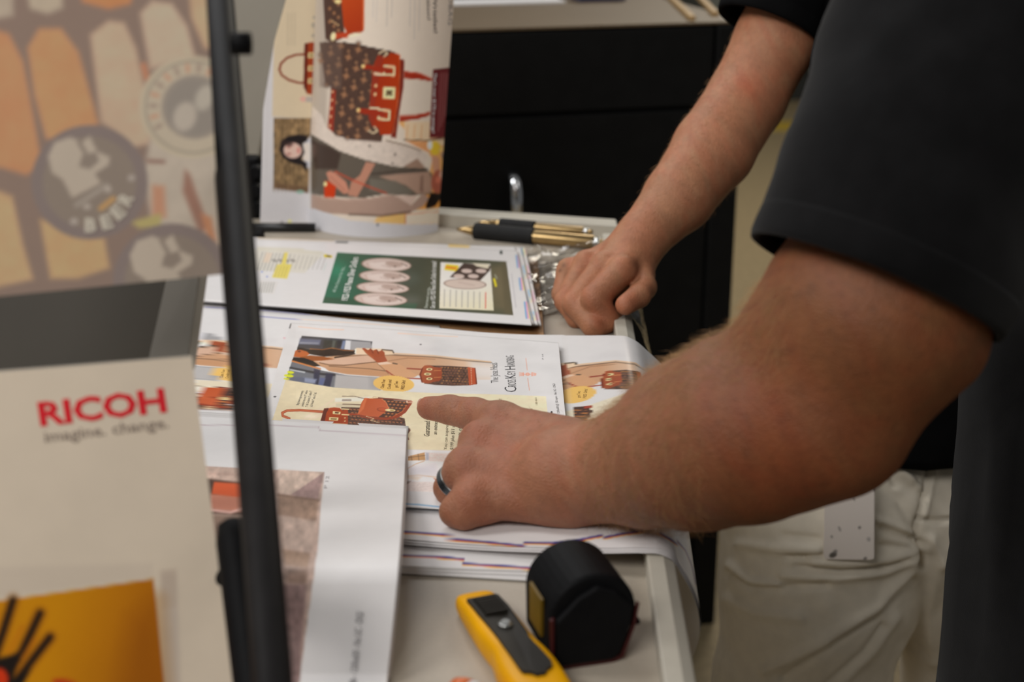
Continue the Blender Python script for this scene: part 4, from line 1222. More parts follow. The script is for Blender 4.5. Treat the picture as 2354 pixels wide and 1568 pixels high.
    for (q, bk) in ((((340, 212), (530, 236), (578, 250), (576, 284), (340, 246)), ((522, 228), (607, 232), (604, 304), (520, 296))), (((300, 580), (490, 596), (532, 618), (528, 658), (296, 616)), ((480, 594), (568, 600), (562, 676), (474, 668)))):
        b = K(bk)
        A.line(b + [b[0]], 4.2, (222, 200, 160), 1.6)
        A.poly(K(q), (138, 40, 20), 1.8); A.ell(*K([(q[0][0] + 6, q[0][1] + 16)])[0], 4.5, 4.5, (220, 178, 118), 0, 2)
    for (x, y) in ((475, 290), (440, 576)): A.line(K([(x - 34, y), (x + 34, y + 6)]), 4.5, (222, 202, 170), 1.8)
    for (x, y) in ((452, 392), (446, 462)): A.ell(*K([(x, y)])[0], 3.4, 3.4, (226, 176, 130), 0, 2)
    A.poly(K([(515, 400), (616, 406), (611, 502), (510, 496)]), (224, 204, 154), 3); A.poly(K([(540, 425), (592, 430), (588, 475), (536, 470)]), (110, 96, 66), 3); A.line(K([(540, 428), (590, 474)]), 2, (60, 50, 36), 1.5); A.line(K([(590, 430), (538, 472)]), 2, (60, 50, 36), 1.5)
    for q in (((478, 120), (520, 95), (550, 120), (520, 145)), ((390, 765), (430, 790), (465, 770), (440, 735))): A.line(K(q), 3.2, (206, 184, 150), 2)
    A.poly(K([(690, 268), (820, 282), (925, 330), (920, 354), (820, 338), (690, 330)]), (146, 44, 26), 2); A.line(K([(700, 275), (820, 288), (920, 334)]), 2, (206, 100, 70), 2, .7)
    A.poly(K([(652, 640), (790, 634), (905, 608), (906, 640), (800, 672), (650, 692)]), (142, 42, 26), 2); A.line(K([(660, 648), (790, 642), (900, 616)]), 2, (200, 96, 68), 2, .7)
    # plaque
    A.poly(K([(932, 250), (1070, 238), (1046, 824), (902, 832)]), (96, 38, 40), 2)
    for k, x in enumerate((985, 1005, 1025, 1042)): A.line(K([(x + 10, 285), (x - 8, 770 - 40 * k)]), 2.2, (150, 100, 98), 2, .7)
    # upper bag (crossbody) and bottom edge
    A.poly([(740, -60), (782, -60), (790, 40), (792, 86), (766, 98), (748, 90)], (70, 50, 42), 2)
    for k in range(9): A.ell(758 + (k % 3) * 10, -10 + k * 10, 3.5, 3.5, (140, 98, 68), 0, 3)
    A.poly([(778, -60), (838, -60), (837, 70), (828, 76), (800, 82), (790, 60)], (160, 60, 24), 2, 1, (146, 48, 20), ((800, 0), (830, 70))); A.line([(836, -60), (835, 68)], 2, (206, 112, 64), 2)
    A.poly([(764, 76), (800, 74), (802, 86), (768, 90)], (160, 58, 32), 2); A.ell(766, 84, 6, 10, (216, 194, 150), .2, 3); A.ell(815, 80, 16, 4, (208, 196, 170), -.2, 3); A.ell(777, 3, 8, 5, (216, 186, 130), 0, 3); A.line([(760, 46), (778, 58)], 2, (210, 170, 120), 2)
    A.line([(790, 97), (905, 120)], 2, (40, 28, 24), 2)
    A.poly([(700, 478), (724, 480), (800, 506), (880, 516), (960, 518), (1040, 512), (1040, 600), (690, 600)], (181, 180, 184), 2)
    A.ell(868, 517, 2.6, 2.6, (50, 64, 80), 0, 2)
    for (x, ys, c) in ((892, 60, 150), (903, 40, 150), (868, 50, 170), (860, 40, 170), (945, 60, 160), (955, 90, 160), (966, 70, 160)): A.line([(x, -50), (x - 3, ys)], 2.2, (c, c - 6, c - 10), 2.5, .6)


def roll_pts():
    zc = T + 0.0004
    nz, na = 250, 230
    ph = np.radians(np.linspace(-86, 46, na))[None, :]
    h = np.linspace(0.46, 0.0, nz)[:, None]
    b = at_z(880, 556, T)                         # foot of the roll
    R = 0.1045
    x = b[0] - 0.008 + R * np.sin(ph) * 1.02 + 0.0 * h + 0.085 * h
    y = b[1] + R * (1 - np.cos(ph)) + 0.02 + 0 * h
    return np.stack([x, y, zc + h + 0 * ph], -1)


P = roll_pts()
px, py = proj(P)
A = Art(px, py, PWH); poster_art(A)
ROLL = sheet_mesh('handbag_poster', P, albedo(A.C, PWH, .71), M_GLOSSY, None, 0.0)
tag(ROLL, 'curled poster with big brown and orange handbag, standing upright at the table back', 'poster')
f3 = bvh_to3d(ROLL, 0.0004)
lettering(ROLL, [("That's over $170 in savings!", K([(940, 285)])[0], K([(922, 785)])[0], (6.5, .3), (226, 210, 206), .01),
                 ('The Luxury & Wristlet!', (993, -150), (997, 76), (9, 0), (74, 66, 62), .012), ('and Function!', (978, -90), (982, 46), (8, 0), (84, 76, 72), .012),
                 ('HANDBAG', (1034, -62), (1030, 57), (9, 0), (110, 106, 106))], f3, PWH, M_GLOSSY, alb=.71)

# flat poster behind it at left
LWH = (176, 174, 176)
lo = at_z(660, 520, T)
po, pn = np.array([lo[0], lo[1] + 0.012, T]), np.array([0.22, -0.97, 0.10]); pn /= np.linalg.norm(pn)


def left_art(A):
    A.poly([(632, -80), (770, -80), (765, 275), (626, 268), (629, 120)], (178, 164, 140), 2)
    A.line([(616, 180), (612, 420)], 1.5, (160, 156, 158), 1.6, .5)
    h = [(702, 125), (680, 126), (660, 133), (646, 146), (642, 160), (648, 173), (664, 184), (685, 190), (700, 191)]
    A.line(h, 5, (112, 46, 30), 2)
    A.poly([(700, 100), (716, 97), (770, 95), (770, 222), (733, 221), (705, 215), (698, 190)], (134, 52, 24), 2); A.poly([(700, 100), (708, 99), (706, 215), (698, 200)], (84, 30, 20), 2)
    A.poly([(728, 97), (770, 96), (770, 222), (724, 220)], (104, 44, 28), 5, .6)
    for y in (127, 157, 186): A.poly([(709, y - 6), (722, y - 6), (721, y + 6), (708, y + 6)], (206, 180, 130), 2.5); A.ell(715, y, 3, 3, (84, 48, 24), 0, 2)
    for y in (133, 180): A.line([(722, y), (738, y)], 2.5, (190, 150, 110), 2, .8)
    A.ell(725, 40, 6, 4, (140, 134, 124), 0, 3); A.line([(722, 58), (732, 58)], 11, (130, 124, 116), 4, .8); A.line([(720, 82), (735, 80)], 7, (130, 124, 116), 4, .8)
    for x in (662, 670, 678): A.line([(x, 30), (x - 1, 104)], 2.4, (150, 138, 118), 2.5, .6)
    A.ell(697, 228, 7, 6, (184, 140, 130), 0, 4); A.poly([(704, 222), (728, 224), (726, 236), (702, 234)], (150, 142, 136), 4)
    br = [(629, 271), (770, 272), (760, 450), (629, 432)]
    A.poly(br, (122, 100, 72), 2)
    for k in range(14): A.line([(632 + k * 9, 272), (630 + k * 9, 440)], 2.2, (82, 64, 42), 2.5, .55)
    for k in range(11): A.line([(630, 280 + k * 15), (760, 284 + k * 15)], 1.8, (96, 76, 52), 2.5, .4)
    A.speck(br, .3, 8, 12, 5); A.poly([(630, 420), (760, 436), (760, 450), (629, 434)], (88, 66, 50), 6, .6)
    A.poly([(728, 300), (770, 296), (770, 410), (726, 400), (700, 380), (696, 330)], (164, 164, 170), 3); A.poly([(698, 330), (712, 328), (712, 372), (696, 368)], (184, 176, 168), 4)
    A.poly([(642, 345), (646, 325), (660, 314), (685, 309), (708, 312), (706, 324), (694, 330), (700, 350), (692, 366), (706, 375), (704, 396), (694, 380), (670, 375), (650, 362)], (30, 25, 26), 4)
    A.ell(673, 346, 21, 18, (198, 160, 148), .1, 4); A.ell(664, 338, 5, 3, (120, 76, 70), 0, 4, .7); A.ell(664, 354, 5, 3, (120, 76, 70), 0, 4, .7); A.ell(686, 346, 3, 7, (170, 96, 90), 0, 3, .8); A.ell(660, 330, 14, 5, (52, 38, 36), .2, 5, .8)
    A.ell(690, 441, 9, 4, (120, 150, 136), 0, 3); A.ell(666, 509, 4, 4, (196, 190, 120), 0, 3); A.ell(648, 511, 3, 2, (90, 90, 92), 0, 2)


def left_warp(x, y):
    e = np.interp(y, [-60, 0, 93, 250, 510, 530], [680, 657, 631, 605, 598, 598])
    t = (x - 598) / (772 - 598)
    return e + t * (772 - e), y


LP = px_sheet('portrait_poster', [(598, -70), (772, -70), (772, 512), (598, 512)], None, 2.2, left_art, LWH, LWH, M_PAPER, alb=.78, warp=left_warp, pts=lambda x, y: at_plane(x, y, po, pn), skirt=0)
tag(LP, 'poster with a small handbag and a dark-haired portrait, standing behind the curled poster', 'poster')

# black rail with clips on the table, grey panel behind
rb = empty('black_rail', tuple(at_z(640, 530, T)), 'black metal rail with end clips lying at the left back of the table', 'rail')
a, b = at_z(560, 528, T + .006), at_z(722, 528, T + .006)
MB().tube([a + (0, .012, 0), b + (0, .012, 0)], 0.006, 12).build('bar', M_BLACKMETAL, rb, smooth=True)
for (x, y, w_, h_) in ((588, 545, 28, 28),):
    c = at_z(x, y + 12, T)
    MB().box(c[0] - .011, c[0] + .009, c[1] - .008, c[1] + .02, T, T + 0.014).build('clip', M_BLACKPLASTIC, rb, bevel=.002)
kb = empty('clamp', tuple(at_z(588, 500, T)), 'black clamp with round knobs standing between the sign pole and the portrait poster', 'clamp')
c = at_z(580, 512, T)
MB().box(c[0] - .014, c[0] + .008, c[1] + .02, c[1] + .05, T, T + .085).build('body', M_BLACKPLASTIC, kb, bevel=.004)
for zz in (.018, .042, .068): MB().tube([(c[0] + .006, c[1] + .005, T + zz), (c[0] + .006, c[1] + .022, T + zz)], [.0085, .0095], 16).build('knob', M_BLACKPLASTIC, kb, smooth=False, bevel=.001)
pq = [at_y(x, y, 2.02 + .06 * (i in (0, 1))) for i, (x, y) in enumerate(((500, -80), (676, -80), (594, 376), (520, 376)))]
pan = empty('grey_side_panel', tuple(pq[3]), 'leaning warm grey panel standing behind the sign pole and the portrait poster', 'panel')
V = pq + [p + np.array([0.004, 0.03, 0]) for p in pq]
MB().add(V, [(3, 2, 1, 0), (4, 5, 6, 7), (0, 1, 5, 4), (1, 2, 6, 5), (2, 3, 7, 6), (3, 0, 4, 7)]).build('panel_face', M_GREYPANEL, pan, bevel=.004)
f0, f1 = pq[3] * [1, 1, 0] + (0.0, 0.02, T), pq[2] * [1, 1, 0] + (0.0, .02, T)
MB().box(f0[0], f1[0], 2.03, 2.06, T - 0.0, (pq[2][2] + .02)).build('foot', M_BLACKPLASTIC, pan, bevel=.003)

# ------------------------------------------------------------------ clear plastic wrap under the fist


def film(n=90):
    x0, x1 = 0.005, 0.168
    u = np.linspace(0, 1, n)[None, :]; v = np.linspace(0, 1, n)[:, None]
    x = 0.02 + u * 0.150 + 0 * v
    x = x + 0.006 * (vnoise(v * 7 + 0 * u, u * 3, 2) - .5)
    ys = 1.70 - v * (0.245 + 0.10 * np.clip((u - .45) / .4, 0, 1)) + (1 - u) * 0.02 + 0.012 * (vnoise(u * 6, v * 3, 9) - .5)
    z = T + 0.0095 + 0.012 * np.clip((x - .06) / .05, 0, 1) + 0.012 * (.5 - np.abs(vnoise(x * 30 + ys * 12, ys * 14, 3) - .5) * 2) * .6 + 0.006 * (.5 - np.abs(vnoise(x * 60 - ys * 30, ys * 40, 6) - .5) * 2) + .001
    r = rim_x(ys) + .012
    ov = np.clip(x - r, 0, 1)
    z = z - ov * ov * 34 - ov * .2
    X = np.where(x > r, r + (x - r) * (1 - ov * 5.5), x)
    z = np.where(x < r, np.maximum(z, T + .0015), z)
    return np.stack([X, ys, z], -1)


Pf = film()
I = np.arange(Pf.shape[0] * Pf.shape[1]).reshape(Pf.shape[:2])
q = np.stack([I[1:, :-1], I[1:, 1:], I[:-1, 1:], I[:-1, :-1]], -1).reshape(-1, 4)
tag(link('plastic_wrap', fast_mesh('plastic_wrap', Pf.reshape(-1, 3), q), M_FILM, None, True), 'crumpled clear plastic wrap under the fist, hanging over the table rim', 'plastic wrap')

# ------------------------------------------------------------------ two gold pens in a black sleeve
def pen(name, label, a, b, r):
    a, b = np.asarray(a), np.asarray(b); d = b - a; L = np.linalg.norm(d); d = d / L
    e = empty(name, tuple(a), label, 'pen', 'gold pens held together by the black sleeve')
    s = lambda t: a + d * L * t
    MB().tube([s(.0), s(.02), s(.16)], [r * .14, r * .3, r * .98], 20).build('tip_cone', M_GOLD, e, smooth=True)
    MB().tube([s(.16), s(.17), s(.92), s(.925)], [r * .98, r, r, r * .9], 20).build('barrel', M_GOLD, e, smooth=True)
    MB().tube([s(.925), s(.93), s(.955), s(.96)], [r * .8, r * .7, r * .7, r * .95], 20).build('end_ring', M_STEEL, e, smooth=True)
    MB().tube([s(.96), s(1.0)], [r * .62, r * .55], 16).build('push_button', M_GOLD, e, smooth=True)


def zt(px, py, h): return at_z(px, py, T + h)


pa, pb = zt(1050, 527, .0095), zt(1392, 560, .0095)
pen('gold_pen', 'thicker gold pen in front, its end nearest the rim', pa, pb, .0088)
pc, pd = zt(1100, 522, .0100), zt(1362, 545, .0100)
pc = pc + (0, .0, .0065); pd = pd + (0, .0, .0065)
pen('gold_pen', 'thinner gold pen behind, partly hidden by the thicker one', pc, pd, .0055)
d = (pb - pa) / np.linalg.norm(pb - pa); L = np.linalg.norm(pb - pa)
sl = empty('pen_sleeve', tuple(pa + d * L * .3), 'black rubber sleeve wrapped around the two gold pens', 'sleeve')
MB().tube([pa + d * L * .125, pa + d * L * .13, pa + d * L * .525, pa + d * L * .53], [.0098, .0112, .0112, .0105], 24).build('lower_tube', M_RUBBER, sl, smooth=False, bevel=.0006)
u2 = (pd - pc) / np.linalg.norm(pd - pc)
MB().tube([pc + u2 * .030, pc + u2 * .031, pc + u2 * .078, pc + u2 * .079], [.0070, .0082, .0082, .0074], 20).build('upper_tube', M_RUBBER, sl, bevel=.0006)

# ------------------------------------------------------------------ yellow utility knife


def local(px, py, ang_px, z=T):
    """frame on the table: origin at a pixel, x axis towards a second pixel"""
    o = at_z(px, py, z); p = at_z(*ang_px, z)
    a = math.atan2(p[1] - o[1], p[0] - o[0])
    return Matrix.Translation(Vector(o)) @ Matrix.Rotation(a, 4, 'Z'), np.linalg.norm(p - o)


def slab(outline, hts, Mx, crown=0.0):
    """outline (x, half widths l/r) swept: rounded-body slab through rings"""
    V, Fc = [], []
    ns = 14
    for (x, yl, yr, h0, h1) in outline:
        for k in range(ns):
            th = 2 * math.pi * k / ns
            c, s_ = math.cos(th), math.sin(th)
            c = math.copysign(abs(c) ** .45, c); s_ = math.copysign(abs(s_) ** .5, s_)
            y = (yl + yr) / 2 + (yl - yr) / 2 * c
            z = (h0 + h1) / 2 + (h1 - h0) / 2 * s_
            V.append(Mx @ Vector((x, y, z)))
    n = len(outline)
    for i in range(n - 1):
        for k in range(ns):
            k2 = (k + 1) % ns
            Fc.append((i * ns + k, (i + 1) * ns + k, (i + 1) * ns + k2, i * ns + k2))
    Fc.append(tuple(range(ns))); Fc.append(tuple(range((n - 1) * ns, n * ns))[::-1])
    return MB().add(V, Fc)


Mk, Lk = local(1090, 1372, (1246, 1592), T + 0.011)
Mk = Matrix.Translation((0, 0, -0.011)) @ Mk @ Matrix.Diagonal((1.26, 1.10, 1.06, 1.0))
kn = empty('utility_knife', tuple(Mk.translation), 'yellow utility knife with dark grip inlay lying on the bare table top', 'knife')
o_ = [(-.004, .009, -.009, .003, .011), (-.0015, .0115, -.0115, .001, .0135), (.010, .0125, -.0125, .0005, .0165), (.025, .0132, -.0135, 0, .019), (.048, .0128, -.0145, 0, .0205), (.056, .0128, -.0136, 0, .0205), (.062, .0132, -.0132, 0, .0205), (.068, .0142, -.0150, 0, .021), (.078, .0152, -.0170, 0, .0215), (.095, .0150, -.0175, 0, .0215), (.112, .0135, -.015, .0, .020), (.122, .010, -.011, .001, .016), (.126, .006, -.006, .004, .012)]
o_ = [(x, l * 1.08, r * 1.08, a_, b_) for x, l, r, a_, b_ in o_]
slab(o_, None, Mk).build('body', M_YELLOW, kn, smooth=True, sub=1)
inl = [(.012, .0085), (.014, .0098), (.030, .0098), (.050, .0088), (.058, .0088), (.063, .0072), (.074, .0082), (.088, .0092), (.092, .0078), (.094, .0040), (.0965, .0020)]
inr = [(.0965, -.0030), (.094, -.0048), (.092, -.0090), (.088, -.0095), (.072, -.0092), (.058, -.0088), (.030, -.0098), (.012, -.0094)]
inl_m = MB()
ring = [(x, y) for x, y in inl] + [(x, y) for x, y in inr]
top_h = lambda x: np.interp(x, [o[0] for o in o_], [o[4] for o in o_])
n = len(ring)
V = [Mk @ Vector((x, y, top_h(x) - .003)) for x, y in ring] + [Mk @ Vector((x, y, top_h(x) + .0016)) for x, y in ring]
inl_m.add(V, [tuple(range(n, 2 * n))[::-1]] + [(i, n + i, n + (i + 1) % n, (i + 1) % n) for i in range(n)])
inl_m.build('grip_inlay', M_DKPLASTIC, kn)
for k in range(6):
    x = .0165 + k * .0036
    MB().box(x - .0008, x + .0008, -.0070, .0070, top_h(x) - .001, top_h(x) + .0033, Mk).build('grip_ridge', M_DKPLASTIC, kn, bevel=.0005)
sc = MB(); x = .0475
sc.tube([Mk @ Vector((x, 0, top_h(x) - .001)), Mk @ Vector((x, 0, top_h(x) + .0022)), Mk @ Vector((x, 0, top_h(x) + .0032))], [.0046, .0046, .0028], 20)
sc.build('screw', M_STEEL, kn, smooth=False, bevel=.0003)
MB().box(-.0045, -.0028, -.004, .004, .004, .0085, Mk).build('blade_slot', M_BLACKPLASTIC, kn)

# ------------------------------------------------------------------ black tape measure
tm = empty('tape_measure', tuple(at_z(1340, 1440, T)), 'black tape measure with red trim standing between yellow knife and table rim', 'tape measure')
# frame: x axis from the near face to the far face (axis of the drum), near face square-on to lower right
f_near, f_far = at_z(1360, 1533, T), at_z(1262, 1380, T)
ax = f_far - f_near; ax[2] = 0; wd = 0.055; ax /= np.linalg.norm(ax)
sd_ = np.array([ax[1], -ax[0], 0.0])            # to the right
Mt = Matrix(((ax[0], -sd_[0], 0, f_near[0]), (ax[1], -sd_[1], 0, f_near[1]), (0, 0, 1, T), (0, 0, 0, 1)))
# profile in (s = to the right, z); drum dome with flat foot
prof = []
for th in np.linspace(math.radians(182), math.radians(-32), 22):
    prof.append((0.0015 + .0285 * math.cos(th), .0345 + .0275 * math.sin(th)))
prof += [(.0205, .006), (.016, .0015), (-.0225, .0015), (-.0265, .006)]


def extr(prof, x0, x1, sc=1.0, cz=.03):
    n = len(prof)
    P_ = [((s * sc), (z - cz) * sc + cz) for s, z in prof]
    V = [Mt @ Vector((x0, -s, z)) for s, z in P_] + [Mt @ Vector((x1, -s, z)) for s, z in P_]
    return MB().add(V, [tuple(range(n)), tuple(range(n, 2 * n))[::-1]] + [(i, n + i, n + (i + 1) % n, (i + 1) % n) for i in range(n)])


extr(prof, .003, wd).build('case', M_BLACKPLASTIC, tm, smooth=False, bevel=.0035, bseg=3)
fp = [(-.0240, .002), (-.0255, .036), (-.010, .0515), (.003, .058), (.016, .0525), (.0285, .040), (.0265, .024), (.0195, .004), (.014, .0015)]
extr([(s * .93, .03 + (z - .03) * .93) for s, z in fp], -.0015, .004).build('front_plate', M_BLACKPLASTIC, tm, bevel=.002, bseg=3)
tr_ = MB()
o = extr([(s * 1.02, .03 + (z - .03) * 1.02) for s, z in [(-.0255, .0015), (-.0262, .036), (-.0240, .037), (-.0238, .004), (.0135, .003), (.0190, .005), (.0268, .026), (.0290, .040), (.0305, .039), (.0282, .024), (.0212, .003), (.0145, .0005)]], .001, .0032)
o.build('red_trim', M_RED, tm)
lab = [(-.0290, .020), (-.0290, .038), (-.0285, .040), (-.0275, .018)]
V = []
MB().box(.014, .038, .0272, .0290, .018, .044, Mt).build('side_label', mat('yellow_label', tuple(lin((104, 80, 10))), .4, noise=.05), tm)
MB().box(.004, .010, -.0335, -.0255, .022, .0255, Mt).build('end_hook', M_BLACKPLASTIC, tm, bevel=.001)
MB().box(.006, .030, -.0265, -.0215, .006, .016, Mt).build('belt_clip', M_BLACKPLASTIC, tm, bevel=.001)

# orange marker at the lower edge of the frame
om = empty('marker_pen', tuple(at_z(1075, 1600, T)), 'orange marker with a pale band at the bottom edge, beside the knife', 'marker')
a, b = at_z(1040, 1588, T + .011), at_z(1150, 1634, T + .011)
d = (b - a) / np.linalg.norm(b - a)
MB().tube([a - d * .001, a + d * .001, a + d * .006, a + d * .012], [.004, .0085, .0102, .0105], 18).build('cap', M_ORANGE, om, smooth=True)
MB().tube([a + d * .012, a + d * .018], [.0104, .0104], 18).build('band', M_WHITE, om, smooth=True)
MB().tube([a + d * .018, a + d * .045, a + d * .058], [.0105, .0105, .007], 18).build('barrel', M_ORANGE, om, smooth=True)

# ------------------------------------------------------------------ sign stand with two boards at left front
st = empty('sign_stand', tuple(at_d(640, 1568, .70) * [1, 1, 0]), 'black tube sign stand at left front, holding the two printed boards', 'stand')


def boxpts(c4, depth):
    V = list(c4) + [np.asarray(p) + depth for p in c4]
    return MB().add(V, [(3, 2, 1, 0), (4, 5, 6, 7), (0, 1, 5, 4), (1, 2, 6, 5), (2, 3, 7, 6), (3, 0, 4, 7)])


p0, p1 = at_d(500, 0, .85), at_d(628, 1568, .69)
dz_ = (p1 - p0) / (p0[2] - p1[2])
ptop, pbot = p0 - dz_ * .12, p1 + dz_ * (p1[2] - .012)
MB().tube([ptop, pbot], .0098, 28, ref=(0, 1, 0)).build('pole', M_BLACKPAINT, st, smooth=True)
MB().tube([pbot + (0, 0, .0), pbot + (0, 0, .02)], [.02, .016], 24, ref=(0, 1, 0)).build('pole_foot', M_BLACKPLASTIC, st, smooth=True)
q0, q1 = at_d(536, 1214, .80), at_d(580, 1568, .77)
dq = (q1 - q0) / (q0[2] - q1[2])
MB().tube([q0 + dq * -.004, q0 - dq * .002, q0 + dq * .006, q1 + dq * (q1[2] - .01)], [.004, .0085, .0105, .0105], 20, ref=(0, 1, 0)).build('support_post', M_BLACKPLASTIC, st, smooth=True)
for (x, y) in ((550, 100),):
    c = at_d(x, y, .745); MB().tube([c - (0.004, 0, 0), c + (.006, 0, 0)], .006, 14, ref=(0, 1, 0)).build('clip_screw', M_BLACKPLASTIC, st, smooth=True)
MB().box(pbot[0] - .5, pbot[0] + .03, pbot[1] - .02, pbot[1] + .02, 0, .02).build('base_bar', M_BLACKPLASTIC, st, bevel=.004)
MB().box(pbot[0] - .12, pbot[0] - .08, pbot[1] - .2, pbot[1] + .03, 0, .02).build('base_foot', M_BLACKPLASTIC, st, bevel=.004)
# dark sheet added for the shaded hollow, and pale rear brace seen between the boards
dn = .98
boxpts([at_d(-160, 610, dn), at_d(400, 600, dn), at_d(352, 850, dn), at_d(-160, 880, dn)], np.array([0, .012, 0])).build('shade_sheet', mat('dark_shade_sheet', tuple(lin((60, 54, 44))), .6, noise=.1, nscale=12), st)
boxpts([at_d(392, 600, .93), at_d(462, 596, .93), at_d(428, 850, .90), at_d(336, 850, .90)], np.array([0, .010, 0])).build('rear_brace', mat('grey_brace', tuple(lin((112, 106, 96))), .5, noise=.03), st)
boxpts([at_d(458, 596, .93), at_d(480, 596, .935), at_d(446, 850, .905), at_d(424, 850, .90)], np.array([0, .004, 0])).build('brace_edge', M_RIM, st)

Hd = np.array([0.949, 0.316, 0.0])


def board(name, label, tr, dep, lean, quad, art, base, white, res, thick=.005):
    o = at_d(tr[0], tr[1], dep)
    nh = np.array([.316, -.949, 0.0])
    n = nh * math.cos(lean) + np.array([0, 0, 1.0]) * math.sin(lean)
    X, Y = bil(quad, int(abs(quad[1][0] - quad[0][0]) / res), int(abs(quad[3][1] - quad[0][1]) / res))
    P_ = at_plane(X, Y, o, n)
    A = Art(X, Y, base); art(A)
    root = empty(name, tuple(P_[-1, -1]), label, 'sign')
    c4 = [P_[0, 0], P_[0, -1], P_[-1, -1], P_[-1, 0]]
    boxpts([p - n * .0004 for p in c4], -n * thick).build('board', mat(name + '_core', tuple(lin((150, 142, 130))), .6, noise=.03), root)
    s_ = sheet_mesh('print_face', P_, albedo(A.C, white, .82), M_BOARD, root, 0.0)
    return root, s_, (o, n)


def upper_art(A):
    A.poly([(-260, -260), (620, -260), (620, 720), (-260, 720)], (126, 108, 98), 3)
    for q, c in ((((-200, 70), (-40, 60), (20, 78), (52, 140), (75, 260), (96, 380), (60, 402), (0, 384), (-200, 420)), (180, 128, 94)),
                 (((64, 110), (90, 66), (140, 66), (180, 120), (205, 210), (226, 285), (160, 322), (106, 318), (80, 220)), (182, 132, 96)),
                 (((208, 80), (250, 48), (285, 52), (312, 110), (332, 200), (346, 330), (300, 340), (262, 300), (232, 280), (220, 180)), (178, 152, 130)),
                 (((322, 30), (350, 2), (395, 8), (430, 60), (448, 130), (400, 140), (345, 160)), (180, 156, 136)),
                 (((180, -60), (310, -60), (300, 8), (250, 20), (190, 4)), (184, 122, 84)), (((-100, -60), (30, -60), (30, 36), (-100, 60)), (164, 150, 134)), (((52, -60), (140, -60), (144, 18), (110, 32), (70, 20)), (166, 152, 134)),
                 (((430, -60), (520, -60), (520, 120), (470, 110), (440, 40)), (182, 150, 122)),
                 (((-200, 440), (0, 440), (28, 452), (52, 560), (76, 642), (-10, 660), (-200, 660)), (178, 146, 112)),
                 (((92, 505), (150, 520), (240, 548), (252, 616), (180, 640), (116, 640)), (176, 144, 108)),
                 (((345, 320), (500, 300), (520, 640), (430, 600), (350, 520), (330, 400)), (170, 158, 144))):
        A.poly(q, c, 14); A.speck(q, .035, 34, 30, 3)
    A.poly([(350, 425), (378, 428), (382, 500), (350, 500)], (172, 128, 104), 14); A.poly([(425, 390), (436, 400), (480, 520), (460, 540), (420, 440)], (140, 106, 92), 12); A.poly([(462, 490), (486, 500), (500, 570), (480, 560)], (176, 122, 92), 12)
    A.poly([(300, 510), (370, 490), (370, 520), (320, 525)], (160, 148, 100), 10)
    A.line([(330, 150), (338, 180)], 12, (178, 120, 92), 10); A.line([(342, 370), (376, 372)], 8, (126, 96, 86), 8)
    # pale coaster
    A.ell(442, 246, 122, 118, (172, 160, 140), 0, 6); A.ell(444, 246, 112, 108, (142, 132, 118), 0, 4); A.ell(444, 246, 107, 103, (170, 158, 140), 0, 4); A.ell(447, 246, 76, 74, (140, 130, 120), 0, 5); A.ell(448, 246, 66, 66, (132, 124, 116), 0, 8)
    A.ell(425, 268, 26, 34, (166, 156, 144), .3, 12); A.ell(470, 225, 20, 30, (164, 156, 144), .4, 12)
    for k in range(11):
        th = math.radians(150 + k * 16); A.line([(444 + 86 * math.cos(th), 246 + 84 * math.sin(th)), (444 + 98 * math.cos(th), 246 + 96 * math.sin(th))], 11, (174, 140, 118) if k % 2 else (150, 134, 120), 3)
    # dark coasters with a mug
    for (cx, cy, s_) in ((206, 419, 1.0), (396, 648, 1.02)):
        f = lambda q: [(cx + x * s_, cy + y * s_) for x, y in q]
        A.ell(cx, cy, 134 * s_, 132 * s_, (120, 108, 104), 0, 4); A.ell(cx, cy, 108 * s_, 106 * s_, (126, 114, 104), 0, 8)
        A.poly(f([(-96, -60), (-80, -92), (-45, -104), (-18, -92), (0, -106), (18, -70), (46, -58), (44, -40), (12, -20), (26, 2), (-40, 36), (-62, -6), (-86, -22)]), (166, 154, 140), 8)
        A.poly(f([(-18, -60), (14, -70), (22, -48), (0, -30), (-24, -36)]), (128, 116, 106), 7); A.line(f([(-24, -92), (-8, -64)]), 10, (128, 116, 106), 6)
        A.line(f([(-30, 52), (38, 8)]), 12, (146, 136, 126), 9); A.ell(*f([(42, 16)])[0], 8, 8, (160, 150, 140), 0, 5); A.ell(*f([(-6, 56)])[0], 9, 7, (158, 148, 138), 0, 5)
        A.line(f([(26, 60), (54, 38)]), 13, (168, 134, 92), 5)
        A.ell(*f([(-36, 90)])[0], 9, 8, (156, 146, 138), 0, 4); A.ell(*f([(96, -10)])[0], 9, 8, (152, 142, 134), 0, 4)


UB, UF, (uo, un) = board('coaster_poster', 'upper sign board with sausages and round BEER coasters, at left front', (470, 0), .765, -.02, [(-160, -200), (462, -200), (510.5, 631), (-160, 697)], upper_art, (126, 108, 98), (178, 166, 150), 4)
WHT = (176, 165, 152)
lt = []
for ch, (x, y), an in zip('BEER', ((208, 520), (249, 512), (281, 486), (302, 452)), (0, -16, -42, -62)):
    c_, s_ = math.cos(math.radians(an)), math.sin(math.radians(an))
    lt.append((ch, (x - 13 * c_ + 16 * -s_ * -1 * 0, y - 13 * s_ + 12), (x + 13 * c_, y + 13 * s_ + 12), (s_ * 30, -c_ * 30), WHT, .05))
lettering(UF, lt, lambda x, y: at_plane(x, y, uo + un * .0004, un), (178, 166, 150), M_BOARD, alb=.82)


